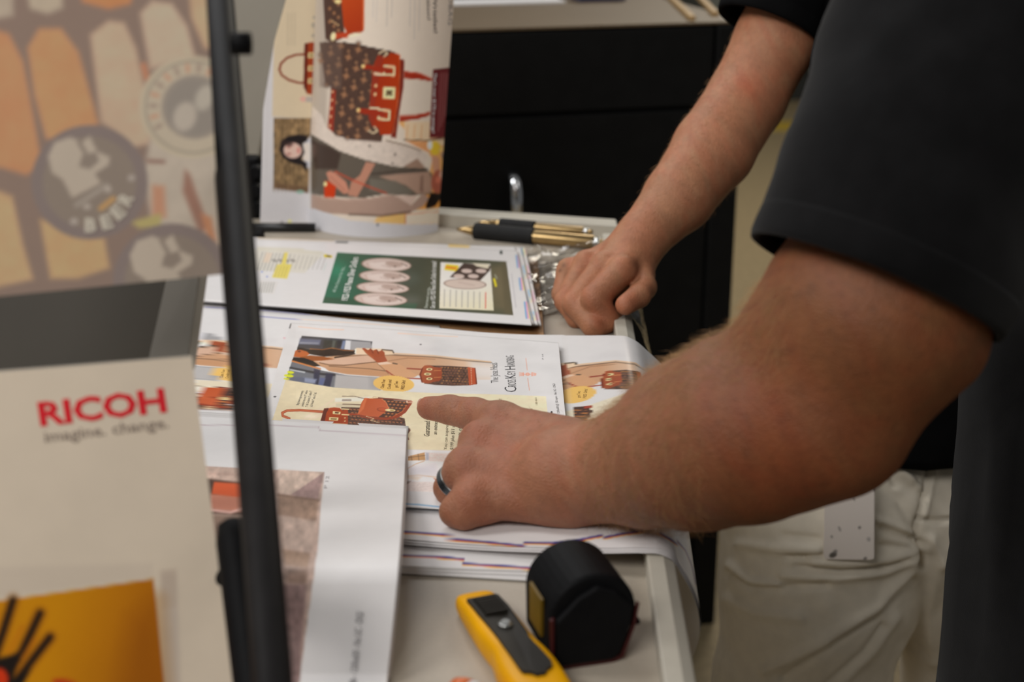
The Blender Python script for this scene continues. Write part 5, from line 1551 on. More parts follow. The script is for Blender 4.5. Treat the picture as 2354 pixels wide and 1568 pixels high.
def lower_art(A):
    A.poly([(372, 1322), (406, 1318), (420, 1700), (380, 1700)], (156, 144, 132), 10); A.poly([(-200, 1310), (350, 1295), (352, 1330), (-200, 1395)], (160, 148, 134), 14, .6); A.poly([(368, 1312), (404, 1308), (406, 1396), (374, 1398)], (152, 138, 124), 8, .8)  # darker strips around the yellow picture: shade painted into the board face
    y = [(-260, 1416), (0, 1381), (352, 1331), (378, 1568), (394, 1760), (-260, 1760)]
    A.poly(y, (164, 108, 4), 4, 1, (132, 74, 4), ((120, 1450), (380, 1520)))
    A.poly([(300, 1420), (362, 1380), (392, 1760), (240, 1760)], (122, 66, 4), 70, .6)
    for q in (((-20, 1530), (8, 1450), (30, 1380)), ((10, 1560), (50, 1500), (92, 1410)), ((20, 1590), (80, 1510), (115, 1465))):
        A.line(q, 26, (112, 60, 8), 16, .8); A.line(q, 15, (24, 16, 10), 9)
    A.poly([(-60, 1530), (10, 1510), (46, 1500), (30, 1560), (70, 1540), (40, 1600), (-60, 1640)], (22, 16, 12), 10)
    A.ell(-2, 1562, 20, 26, (178, 44, 12), 0, 6); A.ell(150, 1572, 30, 10, (150, 44, 14), .2, 10)
    A.line([(20, 1500), (50, 1440)], 10, (158, 92, 8), 8, .7); A.line([(52, 1512), (80, 1470)], 8, (150, 84, 8), 8, .7)


LB, LF, (lo_, ln_) = board('ricoh_board', 'x', (440, 820), .80, .19, [(-160, 868), (441, 820), (556, 1700), (-160, 1700)], lower_art, (170, 158, 142), (176, 164, 148), 5)
LB.name = 'logo_board'; LB['label'] = 'lower sign board, pale with red lettering above a yellow picture, at left front'
lettering(LF, [('RICOH', (93, 978), (384, 945), (-8, -52), (176, 28, 36), .035), ('imagine. change.', (103, 1017), (388, 983), (-3, -25), (120, 108, 98), .012)], lambda x, y: at_plane(x, y, lo_ + ln_ * .0004, ln_), (176, 164, 148), M_BOARD, alb=.82)


def pole_at(py):
    t = (py - 0) / 1568.0
    return p0 * (1 - t) + p1 * t


for (py, bo, bn, xr, xl, yb) in ((330, uo, un, 470, 20, 330), (1345, lo_, ln_, 496, 20, 1345)):
    bk = lambda x: at_plane(float(x), float(yb), bo, bn) - bn * .012
    q = pole_at(py)
    MB().tube([q, CAM + (q - CAM) * (1.10 if py > 1000 else 1.02), bk(xr), bk((xr + xl) / 2), bk(xl)], .0055, 14, ref=(0, 0, 1)).build('bracket', M_BLACKPLASTIC, st, smooth=True)
bb_ = lambda x, y: at_plane(float(x), float(y), lo_, ln_) - ln_ * .008
MB().tube([at_d(385, 846, .905), at_d(372, 880, .895), bb_(330, 960)], .005, 12, ref=(1, 0, 0)).build('bracket', M_BLACKPLASTIC, st, smooth=True)
MB().tube([at_d(150, 860, .985), at_d(150, 900, .965), bb_(150, 960)], .005, 12, ref=(1, 0, 0)).build('bracket', M_BLACKPLASTIC, st, smooth=True)
# ------------------------------------------------------------------ people


def J(px, py, d): return at_d(px, py, d)


SK = np.array([.35, .146, .078])


def skin_color(V, base, reds, darks=(), seed=0):
    C = np.tile(base, (len(V), 1))
    n = vnoise(V[:, 0] * 70 + V[:, 2] * 31, V[:, 1] * 70 + V[:, 2] * 43, seed) - .5
    n2 = vnoise(V[:, 0] * 260 + V[:, 2] * 131, V[:, 1] * 260 + V[:, 2] * 143, seed + 3) - .5
    n3 = vnoise(V[:, 0] * 120 + V[:, 2] * 60, V[:, 1] * 120 - V[:, 2] * 80, seed + 8) - .5
    C = C * (1 + .16 * n + .12 * n2)[:, None]
    C[:, 1] *= 1 - .22 * n3; C[:, 2] *= 1 - .26 * n3
    for p, s_, k in reds:
        w_ = k * np.exp(-((V - p) ** 2).sum(1) / s_ ** 2)[:, None]
        C = C * (1 - w_) + C * np.array([1.12, .74, .70]) * w_
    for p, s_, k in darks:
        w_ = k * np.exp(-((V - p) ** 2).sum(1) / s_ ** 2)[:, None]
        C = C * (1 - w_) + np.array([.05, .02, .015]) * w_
    return C


def crease(G, fld, a, b, depth, wdt):
    """shallow groove along a segment"""
    a, b = np.asarray(a), np.asarray(b)
    lo, hi = np.minimum(a, b) - wdt * 3, np.maximum(a, b) + wdt * 3
    i0 = np.clip(np.floor((lo - fld.lo) / fld.h).astype(int), 0, fld.n); i1 = np.clip(np.ceil((hi - fld.lo) / fld.h).astype(int) + 1, 0, fld.n)
    if (i1 <= i0).any(): return
    X, Y, Z = np.meshgrid(*[fld.ax[j][i0[j]:i1[j]] for j in range(3)], indexing='ij')
    d = b - a; t = np.clip(((X - a[0]) * d[0] + (Y - a[1]) * d[1] + (Z - a[2]) * d[2]) / (d @ d), 0, 1)
    r2 = (X - a[0] - t * d[0]) ** 2 + (Y - a[1] - t * d[1]) ** 2 + (Z - a[2] - t * d[2]) ** 2
    sl = tuple(slice(i0[j], i1[j]) for j in range(3))
    G[sl] += (depth * np.exp(-r2 / wdt ** 2)).astype(np.float32)


def chain(pts, rad):
    return [(pts[i], pts[i + 1], rad[i], rad[i + 1]) for i in range(len(pts) - 1)]


def bbox_of(*lists, m=.05):
    P_ = np.array([p for l in lists for s_ in l for p in s_[:2]])
    R_ = max(max(s_[2], s_[3]) for l in lists for s_ in l)
    return P_.min(0) - R_ - m * .3, P_.max(0) + R_ + m * .3


def hairs(name, V, N, sel, n, length, dirv, parent, wd=.00016, lift=.5, seed=1):
    r = np.random.default_rng(seed)
    ii = r.choice(sel, n)
    p = V[ii] + N[ii] * .0001 + r.normal(0, .0011, (n, 3))
    d = np.asarray(dirv)[ii] if np.ndim(dirv) == 2 else np.tile(dirv, (n, 1))
    d = d + r.normal(0, .45, (n, 3))
    d = d - (d * N[ii]).sum(1)[:, None] * N[ii]; d /= np.linalg.norm(d, axis=1)[:, None] + 1e-9
    L = length * r.uniform(.5, 1.15, n)[:, None]
    lf = (lift * r.uniform(.4, 1.3, n))[:, None]
    side = np.cross(d, N[ii]); side /= np.linalg.norm(side, axis=1)[:, None] + 1e-9
    pts = [p, p + L * (.5 * d + .5 * lf * N[ii]), p + L * (1.0 * d + .72 * lf * N[ii])]
    VV, Q_, T_ = [], [], []
    # flat tapering blades, turned towards a mix of side and normal
    a = side * .8 + N[ii] * .5
    for k, w_ in ((0, 1.0), (1, .8)): VV += [pts[k] - a * wd * w_, pts[k] + a * wd * w_]
    VV.append(pts[2])
    A_ = np.stack(VV, 1).reshape(-1, 3); b = np.arange(n) * 5
    q = np.stack([b, b + 1, b + 3, b + 2], 1); t = np.stack([b + 2, b + 3, b + 4], 1)
    o = link(name, fast_mesh(name, A_, q, t), M_HAIR, parent)
    o['kind'] = 'stuff'
    return o


# ---- front person: left arm reaching in, index finger pointing
H = .0021
wr = J(1312, 1092, 1.045)
idx = [J(1152, 972, 1.112), J(1092, 954, 1.137), J(1034, 942, 1.155), J(985, 938, 1.168)]
mid = [J(1108, 1020, 1.085), J(1086, 1048, 1.108), J(1104, 1068, 1.115), J(1132, 1072, 1.11)]
rin = [J(1072, 1078, 1.062), J(1031, 1122, 1.080), J(1042, 1142, 1.078), J(1085, 1140, 1.085)]
pin = [J(1087, 1146, 1.040), J(1046, 1176, 1.040), J(1066, 1186, 1.036), J(1112, 1178, 1.042)]
thb = [J(1235, 1050, 1.09), J(1180, 1040, 1.11), J(1128, 1052, 1.122), J(1100, 1066, 1.118)]
fing = [chain(idx, [.0150, .0138, .0119, .0098]), chain(mid, [.0135, .0115, .0105, .009]), chain(rin, [.0128, .0112, .0105, .0088]), chain(pin, [.0118, .0112, .0100, .0085])]
palm = [(idx[0], J(1310, 1030, 1.062), .0150, .0235), (mid[0], J(1310, 1064, 1.052), .0150, .024), (rin[0], J(1310, 1108, 1.042), .0150, .025), (pin[0], J(1310, 1152, 1.035), .0135, .0190),
        (mid[0], rin[0], .0138, .0122), (J(1082, 1084, 1.066), J(1092, 1140, 1.046), .0112, .0108), (J(1140, 985, 1.11), mid[0], .0125, .0125),
        (J(1120, 1040, 1.10), J(1290, 1090, 1.078), .016, .026), (J(1150, 1130, 1.055), J(1290, 1130, 1.045), .018, .019)]
elb = J(1895, 945, .885)
arm = [(J(1290, 1088, 1.036), J(1390, 1082, 1.025), .034, .0360), (J(1390, 1082, 1.025), J(1480, 1066, 1.000), .0360, .0440), (J(1480, 1066, 1.0), J(1600, 1022, .955), .0440, .0570), (J(1600, 1022, .955), J(1720, 982, .92), .0570, .0612),
       (J(1720, 982, .92), elb, .0612, .0540), (elb, J(2010, 716, .862), .0540, .0640), (J(2010, 716, .862), J(2120, 440, .875), .064, .064), (J(2110, 440, .875), J(2230, 170, .91), .066, .060),
       (J(1790, 850, .90), J(1915, 715, .88), .040, .048), (J(1895, 995, .89), J(1962, 1020, .885), .038, .026), (J(1945, 960, .88), J(2120, 775, .865), .030, .040), (J(1850, 1075, .90), J(1935, 1050, .888), .025, .022)]
lo_b, hi_b = bbox_of(*fing, palm, arm, chain(thb, [.014, .012, .011, .009]))
fd = Field(lo_b, hi_b, H)
Gp = fd.caps(fd.new(), palm, .010)
for f in [chain(thb, [.015, .0125, .0115, .0095])]: Gp = smin(Gp, fd.caps(fd.new(), f, .004), .006)
Gf = fd.new()
for f in fing: Gf = smin(Gf, fd.caps(fd.new(), f, .0035), .0008)
# knuckle heads and tendons on the back of the hand
bump = [(idx[0] + (CAM - idx[0]) * .003, idx[0] + (CAM - idx[0]) * .0035, .0112, .0112), (mid[0] + (CAM - mid[0]) * .003, mid[0] + (CAM - mid[0]) * .0032, .0112, .0112), (rin[0] + (CAM - rin[0]) * .003, rin[0] + (CAM - rin[0]) * .0032, .0105, .0105), (pin[0] + (CAM - pin[0]) * .004, pin[0] + (CAM - pin[0]) * .0042, .0100, .0100)]
for m0, e0 in ((idx[0], J(1300, 1040, 1.048)), (mid[0], J(1300, 1070, 1.03)), (rin[0], J(1300, 1100, 1.026))):
    a_ = m0 + (CAM - m0) * .011; bump.append((a_, a_ * .3 + e0 * .7, .0040, .0030))
Gp = fd.caps(Gp, bump, .009)
G = smin(Gf, Gp, .010)
Ga = fd.caps(fd.new(), arm, .009)
G = smin(G, Ga, .012)


def front(px, py, d, r): return J(px, py, d - r)


for a, b, de, wd_ in ((front(1100, 990, 1.09, .013), front(1120, 1030, 1.085, .013), .0007, .002), (front(1062, 1052, 1.07, .012), front(1085, 1100, 1.062, .012), .0008, .002), (front(1150, 960, 1.11, .013), front(1170, 990, 1.10, .013), .0006, .0022), (front(1020, 925, 1.155, .0105), front(1022, 955, 1.155, .0105), .0005, .0016), (front(1048, 922, 1.148, .0105), front(1066, 968, 1.146, .0095), .0012, .0022), (front(1058, 920, 1.146, .0105), front(1052, 935, 1.146, .0105), .0010, .002), (front(1112, 935, 1.13, .012), front(1130, 990, 1.125, .010), .0009, .003),
                      (front(1082, 1165, 1.052, .012), front(1096, 1205, 1.056, .010), .0020, .0024), (front(1092, 1155, 1.05, .012), front(1105, 1195, 1.055, .011), .0012, .002),
                      (front(1046, 1108, 1.075, .012), front(1062, 1140, 1.07, .011), .0016, .003), (front(1225, 1000, 1.06, .02), front(1215, 1120, 1.05, .02), .0005, .004), (front(1205, 1120, 1.05, .02), front(1235, 1190, 1.05, .016), .0006, .003)):
    crease(G, fd, a, b, de * 1.7, wd_ * 1.15)
Vb, Qb = surface_nets(G, fd.lo, H)
Vb = lap_smooth(Vb, Qb, 2, .45)
Nb = vnormals(Vb, Qb)
p1 = empty('person', (0.49, 1.09, 0), 'person in washed charcoal T-shirt reaching in from the right, pointing at the page', 'person')
me = fast_mesh('body', Vb, Qb)
reds = [(idx[3], .02, .5), (idx[1], .012, .5), (mid[0], .014, .6), (rin[0], .013, .55), (pin[0], .014, .6), (J(1820, 1120, .86), .035, .5), (J(1850, 1000, .84), .05, .15), (J(1750, 930, .86), .03, .4), (J(1085, 1185, 1.05), .012, .7), (J(1200, 1060, 1.05), .05, .25), (idx[2], .012, .25)]
pxb, pyb = proj(Vb)
Cb = skin_color(Vb, SK, reds)
tone = np.clip((pxb - 1330) / 350, 0, 1)[:, None]           # forearm shade put into the skin colour; also freckled
Cb = Cb * (1 - tone) + Cb * np.array([.56, .45, .29]) * tone
fr = np.clip(vnoise(Vb[:, 0] * 330 + Vb[:, 1] * 120, Vb[:, 2] * 330 + Vb[:, 1] * 150, 5) * 2.2 - 1.45, 0, 1)[:, None] * tone
Cb = Cb * (1 - .28 * fr)
set_col(me, Cb)
b1 = link('body', me, M_SKIN, p1, True)
tip = idx[3]
# fingernail of the index finger
nd = (idx[3] - idx[2]); nd /= np.linalg.norm(nd)
nup = np.array([-.45, .0, .9]); nup -= (nup @ nd) * nd; nup /= np.linalg.norm(nup); ns = np.cross(nd, nup)
V = []
for i in range(7):
    for j in range(7):
        u, v = (i / 6 - .5), (j / 6 - .5)
        rr = .0090
        V.append(idx[3] + nd * (u * .011 + .0015) + ns * math.sin(v * 1.7) * rr * .72 + nup * (math.cos(v * 1.7) * rr * .985 + .0004 - .0022 * max(0, u + .1) ** 1))
F_ = [(i * 7 + j, i * 7 + j + 1, (i + 1) * 7 + j + 1, (i + 1) * 7 + j) for i in range(6) for j in range(6)]
M_NAIL = mat('fingernail', tuple(lin((196, 150, 132))), .25, spec=.5, noise=.03)
MB().add(V, F_).build('fingernail', M_NAIL, p1, smooth=True)
# arm hair
adir = np.tile(J(1400, 1090, 1.03) - J(1800, 1000, .90), (len(Vb), 1)) * 3.0 + np.array([0, 0, -.35])
sel = np.nonzero((pxb > 1345) & (pxb < 1820) & (pyb > 640) & ~((pxb > 1620) & (pyb > 880)))[0]
hairs('arm_hair', Vb, Nb, sel, 6500, .0150, adir, p1, .000085, .42)
sel = np.nonzero((pxb > 1150) & (pxb < 1345))[0]
hairs('hand_hair', Vb, Nb, sel, 500, .006, adir, p1, .00008, .4, 4)

# ring on the ring finger
rc = rin[0] * .40 + rin[1] * .60; rx_ = rin[1] - rin[0]; rx_ /= np.linalg.norm(rx_)
rg = empty('finger_ring', tuple(rc), 'dark metal ring with polished edges on the pointing hand', 'ring')


def band(r0, r1, h0, h1, name, m):
    n = 48; a = np.cross(rx_, (0, 0, 1.)); a /= np.linalg.norm(a); b = np.cross(rx_, a)
    pr_ = [(r0, h0), (r1, h0), (r1, h1), (r0, h1)]
    V = [rc + rx_ * h + (a * math.cos(t) + b * math.sin(t)) * r for t in np.arange(n) / n * 2 * math.pi for (r, h) in pr_]
    F_ = [(i * 4 + k, i * 4 + (k + 1) % 4, ((i + 1) % n) * 4 + (k + 1) % 4, ((i + 1) % n) * 4 + k) for i in range(n) for k in range(4)]
    MB().add(V, F_).build(name, m, rg, smooth=False, bevel=.0004)


band(.0116, .0146, -.0026, .0036, 'band', M_RINGDARK); band(.0116, .0147, -.0046, -.0027, 'polished_edge', M_RINGEDGE); band(.0116, .0140, .0037, .0044, 'polished_edge', M_RINGEDGE)


def cloth_tube(axis, radii, seg, name, m, parent, amp=.004, freq=22, seed=0, thick=.003, ref=(0, 0, 1), folds=None):
    """open sleeve with a turned-in hem at its first ring"""
    axis = [np.asarray(a) for a in axis]
    mb = MB().tube(axis, radii, seg, cap=False, ref=ref)
    V = np.array(mb.V)
    c = np.repeat(np.array(axis), seg, 0)
    nrm = V - c; nrm /= np.linalg.norm(nrm, axis=1)[:, None]
    d = (vnoise(V[:, 0] * freq + V[:, 2] * 9, V[:, 1] * freq + V[:, 2] * 13, seed) - .5) * 2 * amp + (vnoise(V[:, 0] * freq * 2.7, V[:, 2] * freq * 2.2 + V[:, 1] * 20, seed + 2) - .5) * amp
    V = V + nrm * d[:, None]
    inner = c[:seg * 3] + (V[:seg * 3] - c[:seg * 3]) * (1 - thick / np.linalg.norm(V[:seg * 3] - c[:seg * 3], axis=1))[:, None]
    n0 = len(V)
    Fc = list(mb.F) + [(n0 + i * seg + k, n0 + (i + 1) * seg + k, n0 + (i + 1) * seg + (k + 1) % seg, n0 + i * seg + (k + 1) % seg) for i in range(2) for k in range(seg)] + [(k, n0 + k, n0 + (k + 1) % seg, (k + 1) % seg) for k in range(seg)]
    return np.concatenate([V, inner]), Fc


def torso(levels, seg=64, amp=.004, seed=0, freq=14):
    """levels: (cx, cy, z, ax, ay, rot)"""
    V = []
    for (cx, cy, z, ax_, ay_, rot) in levels:
        for k in range(seg):
            th = 2 * math.pi * k / seg
            x, y = math.copysign(abs(math.cos(th)) ** .85, math.cos(th)) * ax_, math.copysign(abs(math.sin(th)) ** .85, math.sin(th)) * ay_
            V.append((cx + x * math.cos(rot) - y * math.sin(rot), cy + x * math.sin(rot) + y * math.cos(rot), z))
    V = np.array(V); c = np.repeat(np.array([l[:3] for l in levels]), seg, 0)
    n = V - c; n /= np.linalg.norm(n, axis=1)[:, None] + 1e-9
    th = np.arctan2(n[:, 1], n[:, 0])
    d = (vnoise(th * 3.2 + V[:, 2] * 2, V[:, 2] * freq * .35, seed) - .5) * 2.4 * amp + (vnoise(V[:, 0] * freq * 2, V[:, 1] * freq * 2 + V[:, 2] * freq * 1.5, seed + 1) - .5) * amp
    V = V + n * d[:, None]
    m = len(levels)
    Fc = [(i * seg + k, i * seg + (k + 1) % seg, (i + 1) * seg + (k + 1) % seg, (i + 1) * seg + k) for i in range(m - 1) for k in range(seg)]
    Fc += [tuple(range(seg))[::-1], tuple(range((m - 1) * seg, m * seg))]
    return V, Fc


def lerp_levels(L, n):
    L = np.array(L, float); t = np.linspace(0, len(L) - 1, n)
    return [tuple(np.interp(t, np.arange(len(L)), L[:, j])[i] for j in range(L.shape[1])) for i in range(n)]


# shirt of the front person: sleeve and torso in one mesh
hemc = J(2003, 655, .862)
axs = [hemc]
tgt = [J(2030, 596, .862), J(2075, 490, .868), J(2130, 370, .875), J(2195, 230, .888), J(2255, 100, .905), J(2300, -10, .93)]
pts_ = [hemc] + tgt
tt = np.linspace(0, len(pts_) - 1, 30); pts_ = np.array(pts_)
axs = [np.array([np.interp(t, np.arange(len(pts_)), pts_[:, j]) for j in range(3)]) for t in tt]
rad = np.interp(np.linspace(0, 1, 30), [0, .03, .2, .5, .8, 1], [.0785, .0795, .0815, .086, .094, .098])
Vs, Fs = cloth_tube(axs, rad, 72, 'sleeve', M_SHIRT, p1, .0045, 15, 3)
# hem stitching groove: third ring pinched
shm = MB().add(Vs, Fs)
tv, tf = torso(lerp_levels([(.545, 1.10, .74, .152, .20, 0), (.54, 1.10, 1.0, .148, .205, 0), (.53, 1.11, 1.15, .145, .21, 0), (.47, 1.12, 1.28, .140, .215, 0), (.44, 1.13, 1.38, .125, .20, 0), (.42, 1.13, 1.46, .095, .15, 0), (.41, 1.13, 1.50, .07, .075, 0)], 44), amp=.007, seed=4)
shm.add(tv, tf)
sh1 = shm.build('shirt', M_SHIRT, p1, smooth=True)
sh1['label'] = 'washed charcoal T-shirt'
hs = []
hr = MB()
dirh = (axs[3] - axs[0]) / np.linalg.norm(axs[3] - axs[0])
hv, hf = cloth_tube([axs[0] - dirh * .001, axs[0] + dirh * .003, axs[0] + dirh * .010, axs[0] + dirh * .0175, axs[0] + dirh * .0205, axs[0] + dirh * .0215], [.0800, .0812, .0816, .0816, .0812, .0792], 72, 'hem', M_SHIRT, sh1, .0045, 15, 3)
MB().add(hv, hf).build('sleeve_hem', M_SHIRT, sh1, smooth=True)
# trousers of the front person
tv, tf = torso(lerp_levels([(.50, 1.0, .06, .055, .06, 0), (.50, 1.0, .45, .065, .07, 0), (.51, 1.02, .78, .085, .09, 0), (.52, 1.05, .90, .09, .10, 0)], 26), 40, .005, 8)
tm1 = MB().add(tv, tf)
tv, tf = torso(lerp_levels([(.52, 1.22, .06, .055, .06, 0), (.52, 1.22, .45, .065, .07, 0), (.52, 1.19, .78, .085, .09, 0), (.52, 1.15, .90, .09, .10, 0)], 26), 40, .005, 9)
tm1.add(tv, tf)
tv, tf = torso(lerp_levels([(.545, 1.10, .72, .125, .17, 0), (.545, 1.10, .84, .138, .185, 0), (.545, 1.10, .92, .138, .185, 0)], 14), 48, .004, 10)
tm1.add(tv, tf).build('trousers', M_DARKPANTS, p1, smooth=True)


def shoe(x, y, yaw, parent):
    Mx = Matrix.Translation((x, y, 0)) @ Matrix.Rotation(yaw, 4, 'Z')
    rings = []
    V = []; ns = 16
    for (t, hw, h) in ((-.09, .025, .05), (-.085, .034, .085), (-.03, .036, .095), (.03, .040, .075), (.09, .046, .052), (.15, .042, .042), (.185, .022, .03)):
        for k in range(ns):
            th = 2 * math.pi * k / ns
            V.append(Mx @ Vector((t, hw * math.cos(th), max(0.0, h / 2 + h / 2 * math.copysign(abs(math.sin(th)) ** .7, math.sin(th))))))
    Fc = [(i * ns + k, (i + 1) * ns + k, (i + 1) * ns + (k + 1) % ns, i * ns + (k + 1) % ns) for i in range(6) for k in range(ns)] + [tuple(range(ns)), tuple(range(6 * ns, 7 * ns))[::-1]]
    MB().add(V, Fc).build('shoe', M_SHOE, parent, smooth=True)


shoe(.47, 1.0, math.pi, p1); shoe(.49, 1.22, math.pi, p1)

# ---- person behind: right fist resting on the table
H2 = .0021
w2 = J(1446, 588, 1.548)
f_i = [J(1430, 622, 1.505), J(1367, 686, 1.487), J(1392, 732, 1.494), J(1420, 728, 1.512)]
f_m = [J(1390, 610, 1.527), J(1321, 698, 1.508), J(1364, 747, 1.488), J(1400, 745, 1.506)]
f_r = [J(1348, 606, 1.552), J(1301, 692, 1.532), J(1326, 731, 1.517), J(1365, 725, 1.525)]
f_p = [J(1306, 622, 1.575), J(1291, 676, 1.562), J(1305, 707, 1.553), J(1340, 710, 1.55)]
f_t = [J(1470, 632, 1.528), J(1480, 660, 1.508), J(1468, 680, 1.490), J(1438, 701, 1.474)]
fin2 = [chain(f_i, [.0152, .0146, .0140, .0115]), chain(f_m, [.0146, .0138, .0128, .0105]), chain(f_r, [.0140, .0124, .0112, .0098]), chain(f_p, [.0126, .0108, .0098, .0085])]
th2 = chain(f_t, [.0160, .0134, .0124, .0108])
pal2 = [(f_i[0], J(1452, 590, 1.55), .0140, .023), (f_m[0], J(1446, 588, 1.555), .0135, .023), (f_r[0], J(1440, 584, 1.56), .0130, .022), (f_p[0], J(1432, 582, 1.568), .0115, .020),
        (J(1400, 660, 1.53), J(1450, 640, 1.54), .017, .020), (J(1470, 632, 1.53), J(1455, 600, 1.548), .017, .022), (J(1350, 670, 1.55), J(1420, 640, 1.555), .015, .020)]
el2 = J(1716, 228, 1.665)
arm2 = [(J(1446, 592, 1.55), J(1476, 548, 1.558), .0272, .0285), (J(1476, 548, 1.558), J(1560, 455, 1.585), .0285, .0385), (J(1560, 455, 1.585), J(1640, 345, 1.625), .0385, .0465), (J(1640, 345, 1.625), el2, .0465, .0460),
        (el2, J(1782, 95, 1.665), .0455, .0475), (J(1782, 95, 1.665), J(1880, -120, 1.68), .0475, .052)]
lo_b, hi_b = bbox_of(*fin2, pal2, arm2, th2)
fd2 = Field(lo_b, hi_b, H2)
Gf = fd2.new()
for f in fin2: Gf = smin(Gf, fd2.caps(fd2.new(), f, .003), .0022)
Gp = fd2.caps(fd2.new(), pal2, .009)
for k_, p_ in enumerate((f_i[0], f_m[0], f_r[0], f_p[0])):
    Gp = fd2.caps(Gp, [(p_ + (CAM - p_) * .003 + (0, 0, .003), p_ + (CAM - p_) * .003 + (0, 0, .0035), .0108 - k_ * .0004, .0108 - k_ * .0004)], .006)
G2 = smin(Gf, Gp, .0055)
G2 = smin(G2, fd2.caps(fd2.new(), th2, .004), .0022)
G2 = smin(G2, fd2.caps(fd2.new(), arm2, .008), .012)
crease(G2, fd2, J(1478, 638, 1.505), J(1424, 668, 1.485), .0022, .003)
Va, Qa = surface_nets(G2, fd2.lo, H2)
Va = lap_smooth(Va, Qa, 2, .45); Na = vnormals(Va, Qa)
p2 = empty('person', (0.44, 1.60, 0), 'person in black T-shirt and khaki trousers standing beyond the table, fist resting on its rim', 'person')
me = fast_mesh('body', Va, Qa)
reds = [(f_i[1], .012, .6), (f_m[1], .012, .7), (f_r[1], .012, .5), (f_m[0], .012, .5), (f_i[0], .014, .5), (f_r[0], .011, .5), (f_t[3], .013, .6), (J(1722, 205, 1.62), .022, .7), (J(1380, 745, 1.48), .014, .5)]
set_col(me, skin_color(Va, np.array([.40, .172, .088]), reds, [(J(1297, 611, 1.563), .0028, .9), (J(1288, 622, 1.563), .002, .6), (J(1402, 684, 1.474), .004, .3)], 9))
b2 = link('body', me, M_SKIN, p2, True)
pxa, pya = proj(Va)
ad2 = np.tile(J(1450, 580, 1.55) - J(1700, 240, 1.66), (len(Va), 1)) * 3
sel = np.nonzero((pya < 520) & (pya > 60) & (pxa < 1700))[0]
hairs('arm_hair', Va, Na, sel, 1400, .010, ad2, p2, .00010, .45, 6)
# shirt
s0 = J(1766, 62, 1.662)
pts_ = np.array([s0, J(1800, -20, 1.662), J(1850, -130, 1.665), J(1900, -230, 1.68)])
tt = np.linspace(0, 3, 18)
ax2 = [np.array([np.interp(t, np.arange(4), pts_[:, j]) for j in range(3)]) for t in tt]
Vs, Fs = cloth_tube(ax2, np.interp(np.linspace(0, 1, 18), [0, .1, 1], [.0615, .0625, .075]), 56, 'sleeve', M_SHIRT2, p2, .002, 16, 6)
shm = MB().add(Vs, Fs)
LV = [(.455, 1.585, .846, .215, .128, .05), (.490, 1.590, .93, .19, .128, .04), (.515, 1.61, 1.03, .165, .128, 0), (.520, 1.64, 1.14, .155, .128, -.05), (.515, 1.67, 1.27, .17, .125, -.10), (.53, 1.68, 1.38, .17, .115, -.10), (.53, 1.68, 1.46, .11, .09, -.10), (.53, 1.68, 1.50, .065, .065, 0)]
tv, tf = torso(lerp_levels(LV, 48), amp=.005, seed=14)
shm.add(tv, tf)
s2 = shm.build('shirt', M_SHIRT2, p2, smooth=True); s2['label'] = 'black T-shirt'
dh = (ax2[2] - ax2[0]) / np.linalg.norm(ax2[2] - ax2[0])
hv, hf = cloth_tube([ax2[0] - dh * .001, ax2[0] + dh * .003, ax2[0] + dh * .018, ax2[0] + dh * .0195], [.0622, .0634, .0640, .0622], 56, 'hem', M_SHIRT2, s2, .002, 16, 6)
MB().add(hv, hf).build('sleeve_hem', M_SHIRT2, s2, smooth=True)

# khaki trousers: implicit legs and pelvis, then fold ridges
leg1 = [(J(1900, 1180, 1.72), J(1885, 1330, 1.74), .126, .116), (J(1885, 1330, 1.74), J(1838, 1568, 1.78), .116, .101)]
k1, a1 = J(1815, 1760, 1.84), None
leg1 += [(J(1838, 1568, 1.78), k1, .101, .078), (k1, np.array([k1[0] - .005, k1[1] + .03, .07]), .075, .058)]
leg2 = [(J(2150, 1180, 1.75), J(2262, 1340, 1.79), .120, .116), (J(2262, 1340, 1.79), J(2262, 1568, 1.84), .116, .099)]
k2 = J(2255, 1760, 1.90)
leg2 += [(J(2262, 1568, 1.84), k2, .099, .078), (k2, np.array([k2[0] - .005, k2[1] + .03, .07]), .075, .058)]
wst = [(J(1890, 1075, 1.72), J(2180, 1070, 1.75), .104, .104), (J(1895, 1130, 1.72), J(2170, 1130, 1.75), .118, .116)]
lo_b, hi_b = bbox_of(leg1, leg2, wst)
lo_b[2] = .03; hi_b[2] = .90
HP = .0065
fd3 = Field(lo_b, hi_b, HP)
G3 = fd3.caps(fd3.new(), leg1, .03)
G3 = smin(G3, fd3.caps(fd3.new(), leg2, .03), .012)
G3 = smin(G3, fd3.caps(fd3.new(), wst, .03), .03)
zz = fd3.ax[2][None, None, :]
G3 = np.maximum(G3, (zz - .862).astype(np.float32)); G3 = np.maximum(G3, (.045 - zz).astype(np.float32))
Vp, Qp = surface_nets(G3, fd3.lo, HP)
# refine once so that folds have something to bend
me = fast_mesh('trousers', Vp, Qp)
o = link('trousers', me, None, None, True)
ms = o.modifiers.new('s', 'SUBSURF'); ms.levels = ms.render_levels = 1
dg = bpy.context.evaluated_depsgraph_get(); me2 = bpy.data.meshes.new_from_object(o.evaluated_get(dg))
bpy.data.objects.remove(o)
Vp = np.empty(len(me2.vertices) * 3); me2.vertices.foreach_get('co', Vp); Vp = Vp.reshape(-1, 3)
Qp = np.empty(len(me2.loops), np.int32); me2.loops.foreach_get('vertex_index', Qp); Qp = Qp.reshape(-1, 4)
Np = vnormals(Vp, Qp)
pxp, pyp = proj(Vp)
facing = np.clip(np.einsum('ij,ij->i', Np, (CAM - Vp) / np.linalg.norm(CAM - Vp, axis=1)[:, None]) * 2.0 + .2, 0, 1)
D = np.zeros(len(Vp))


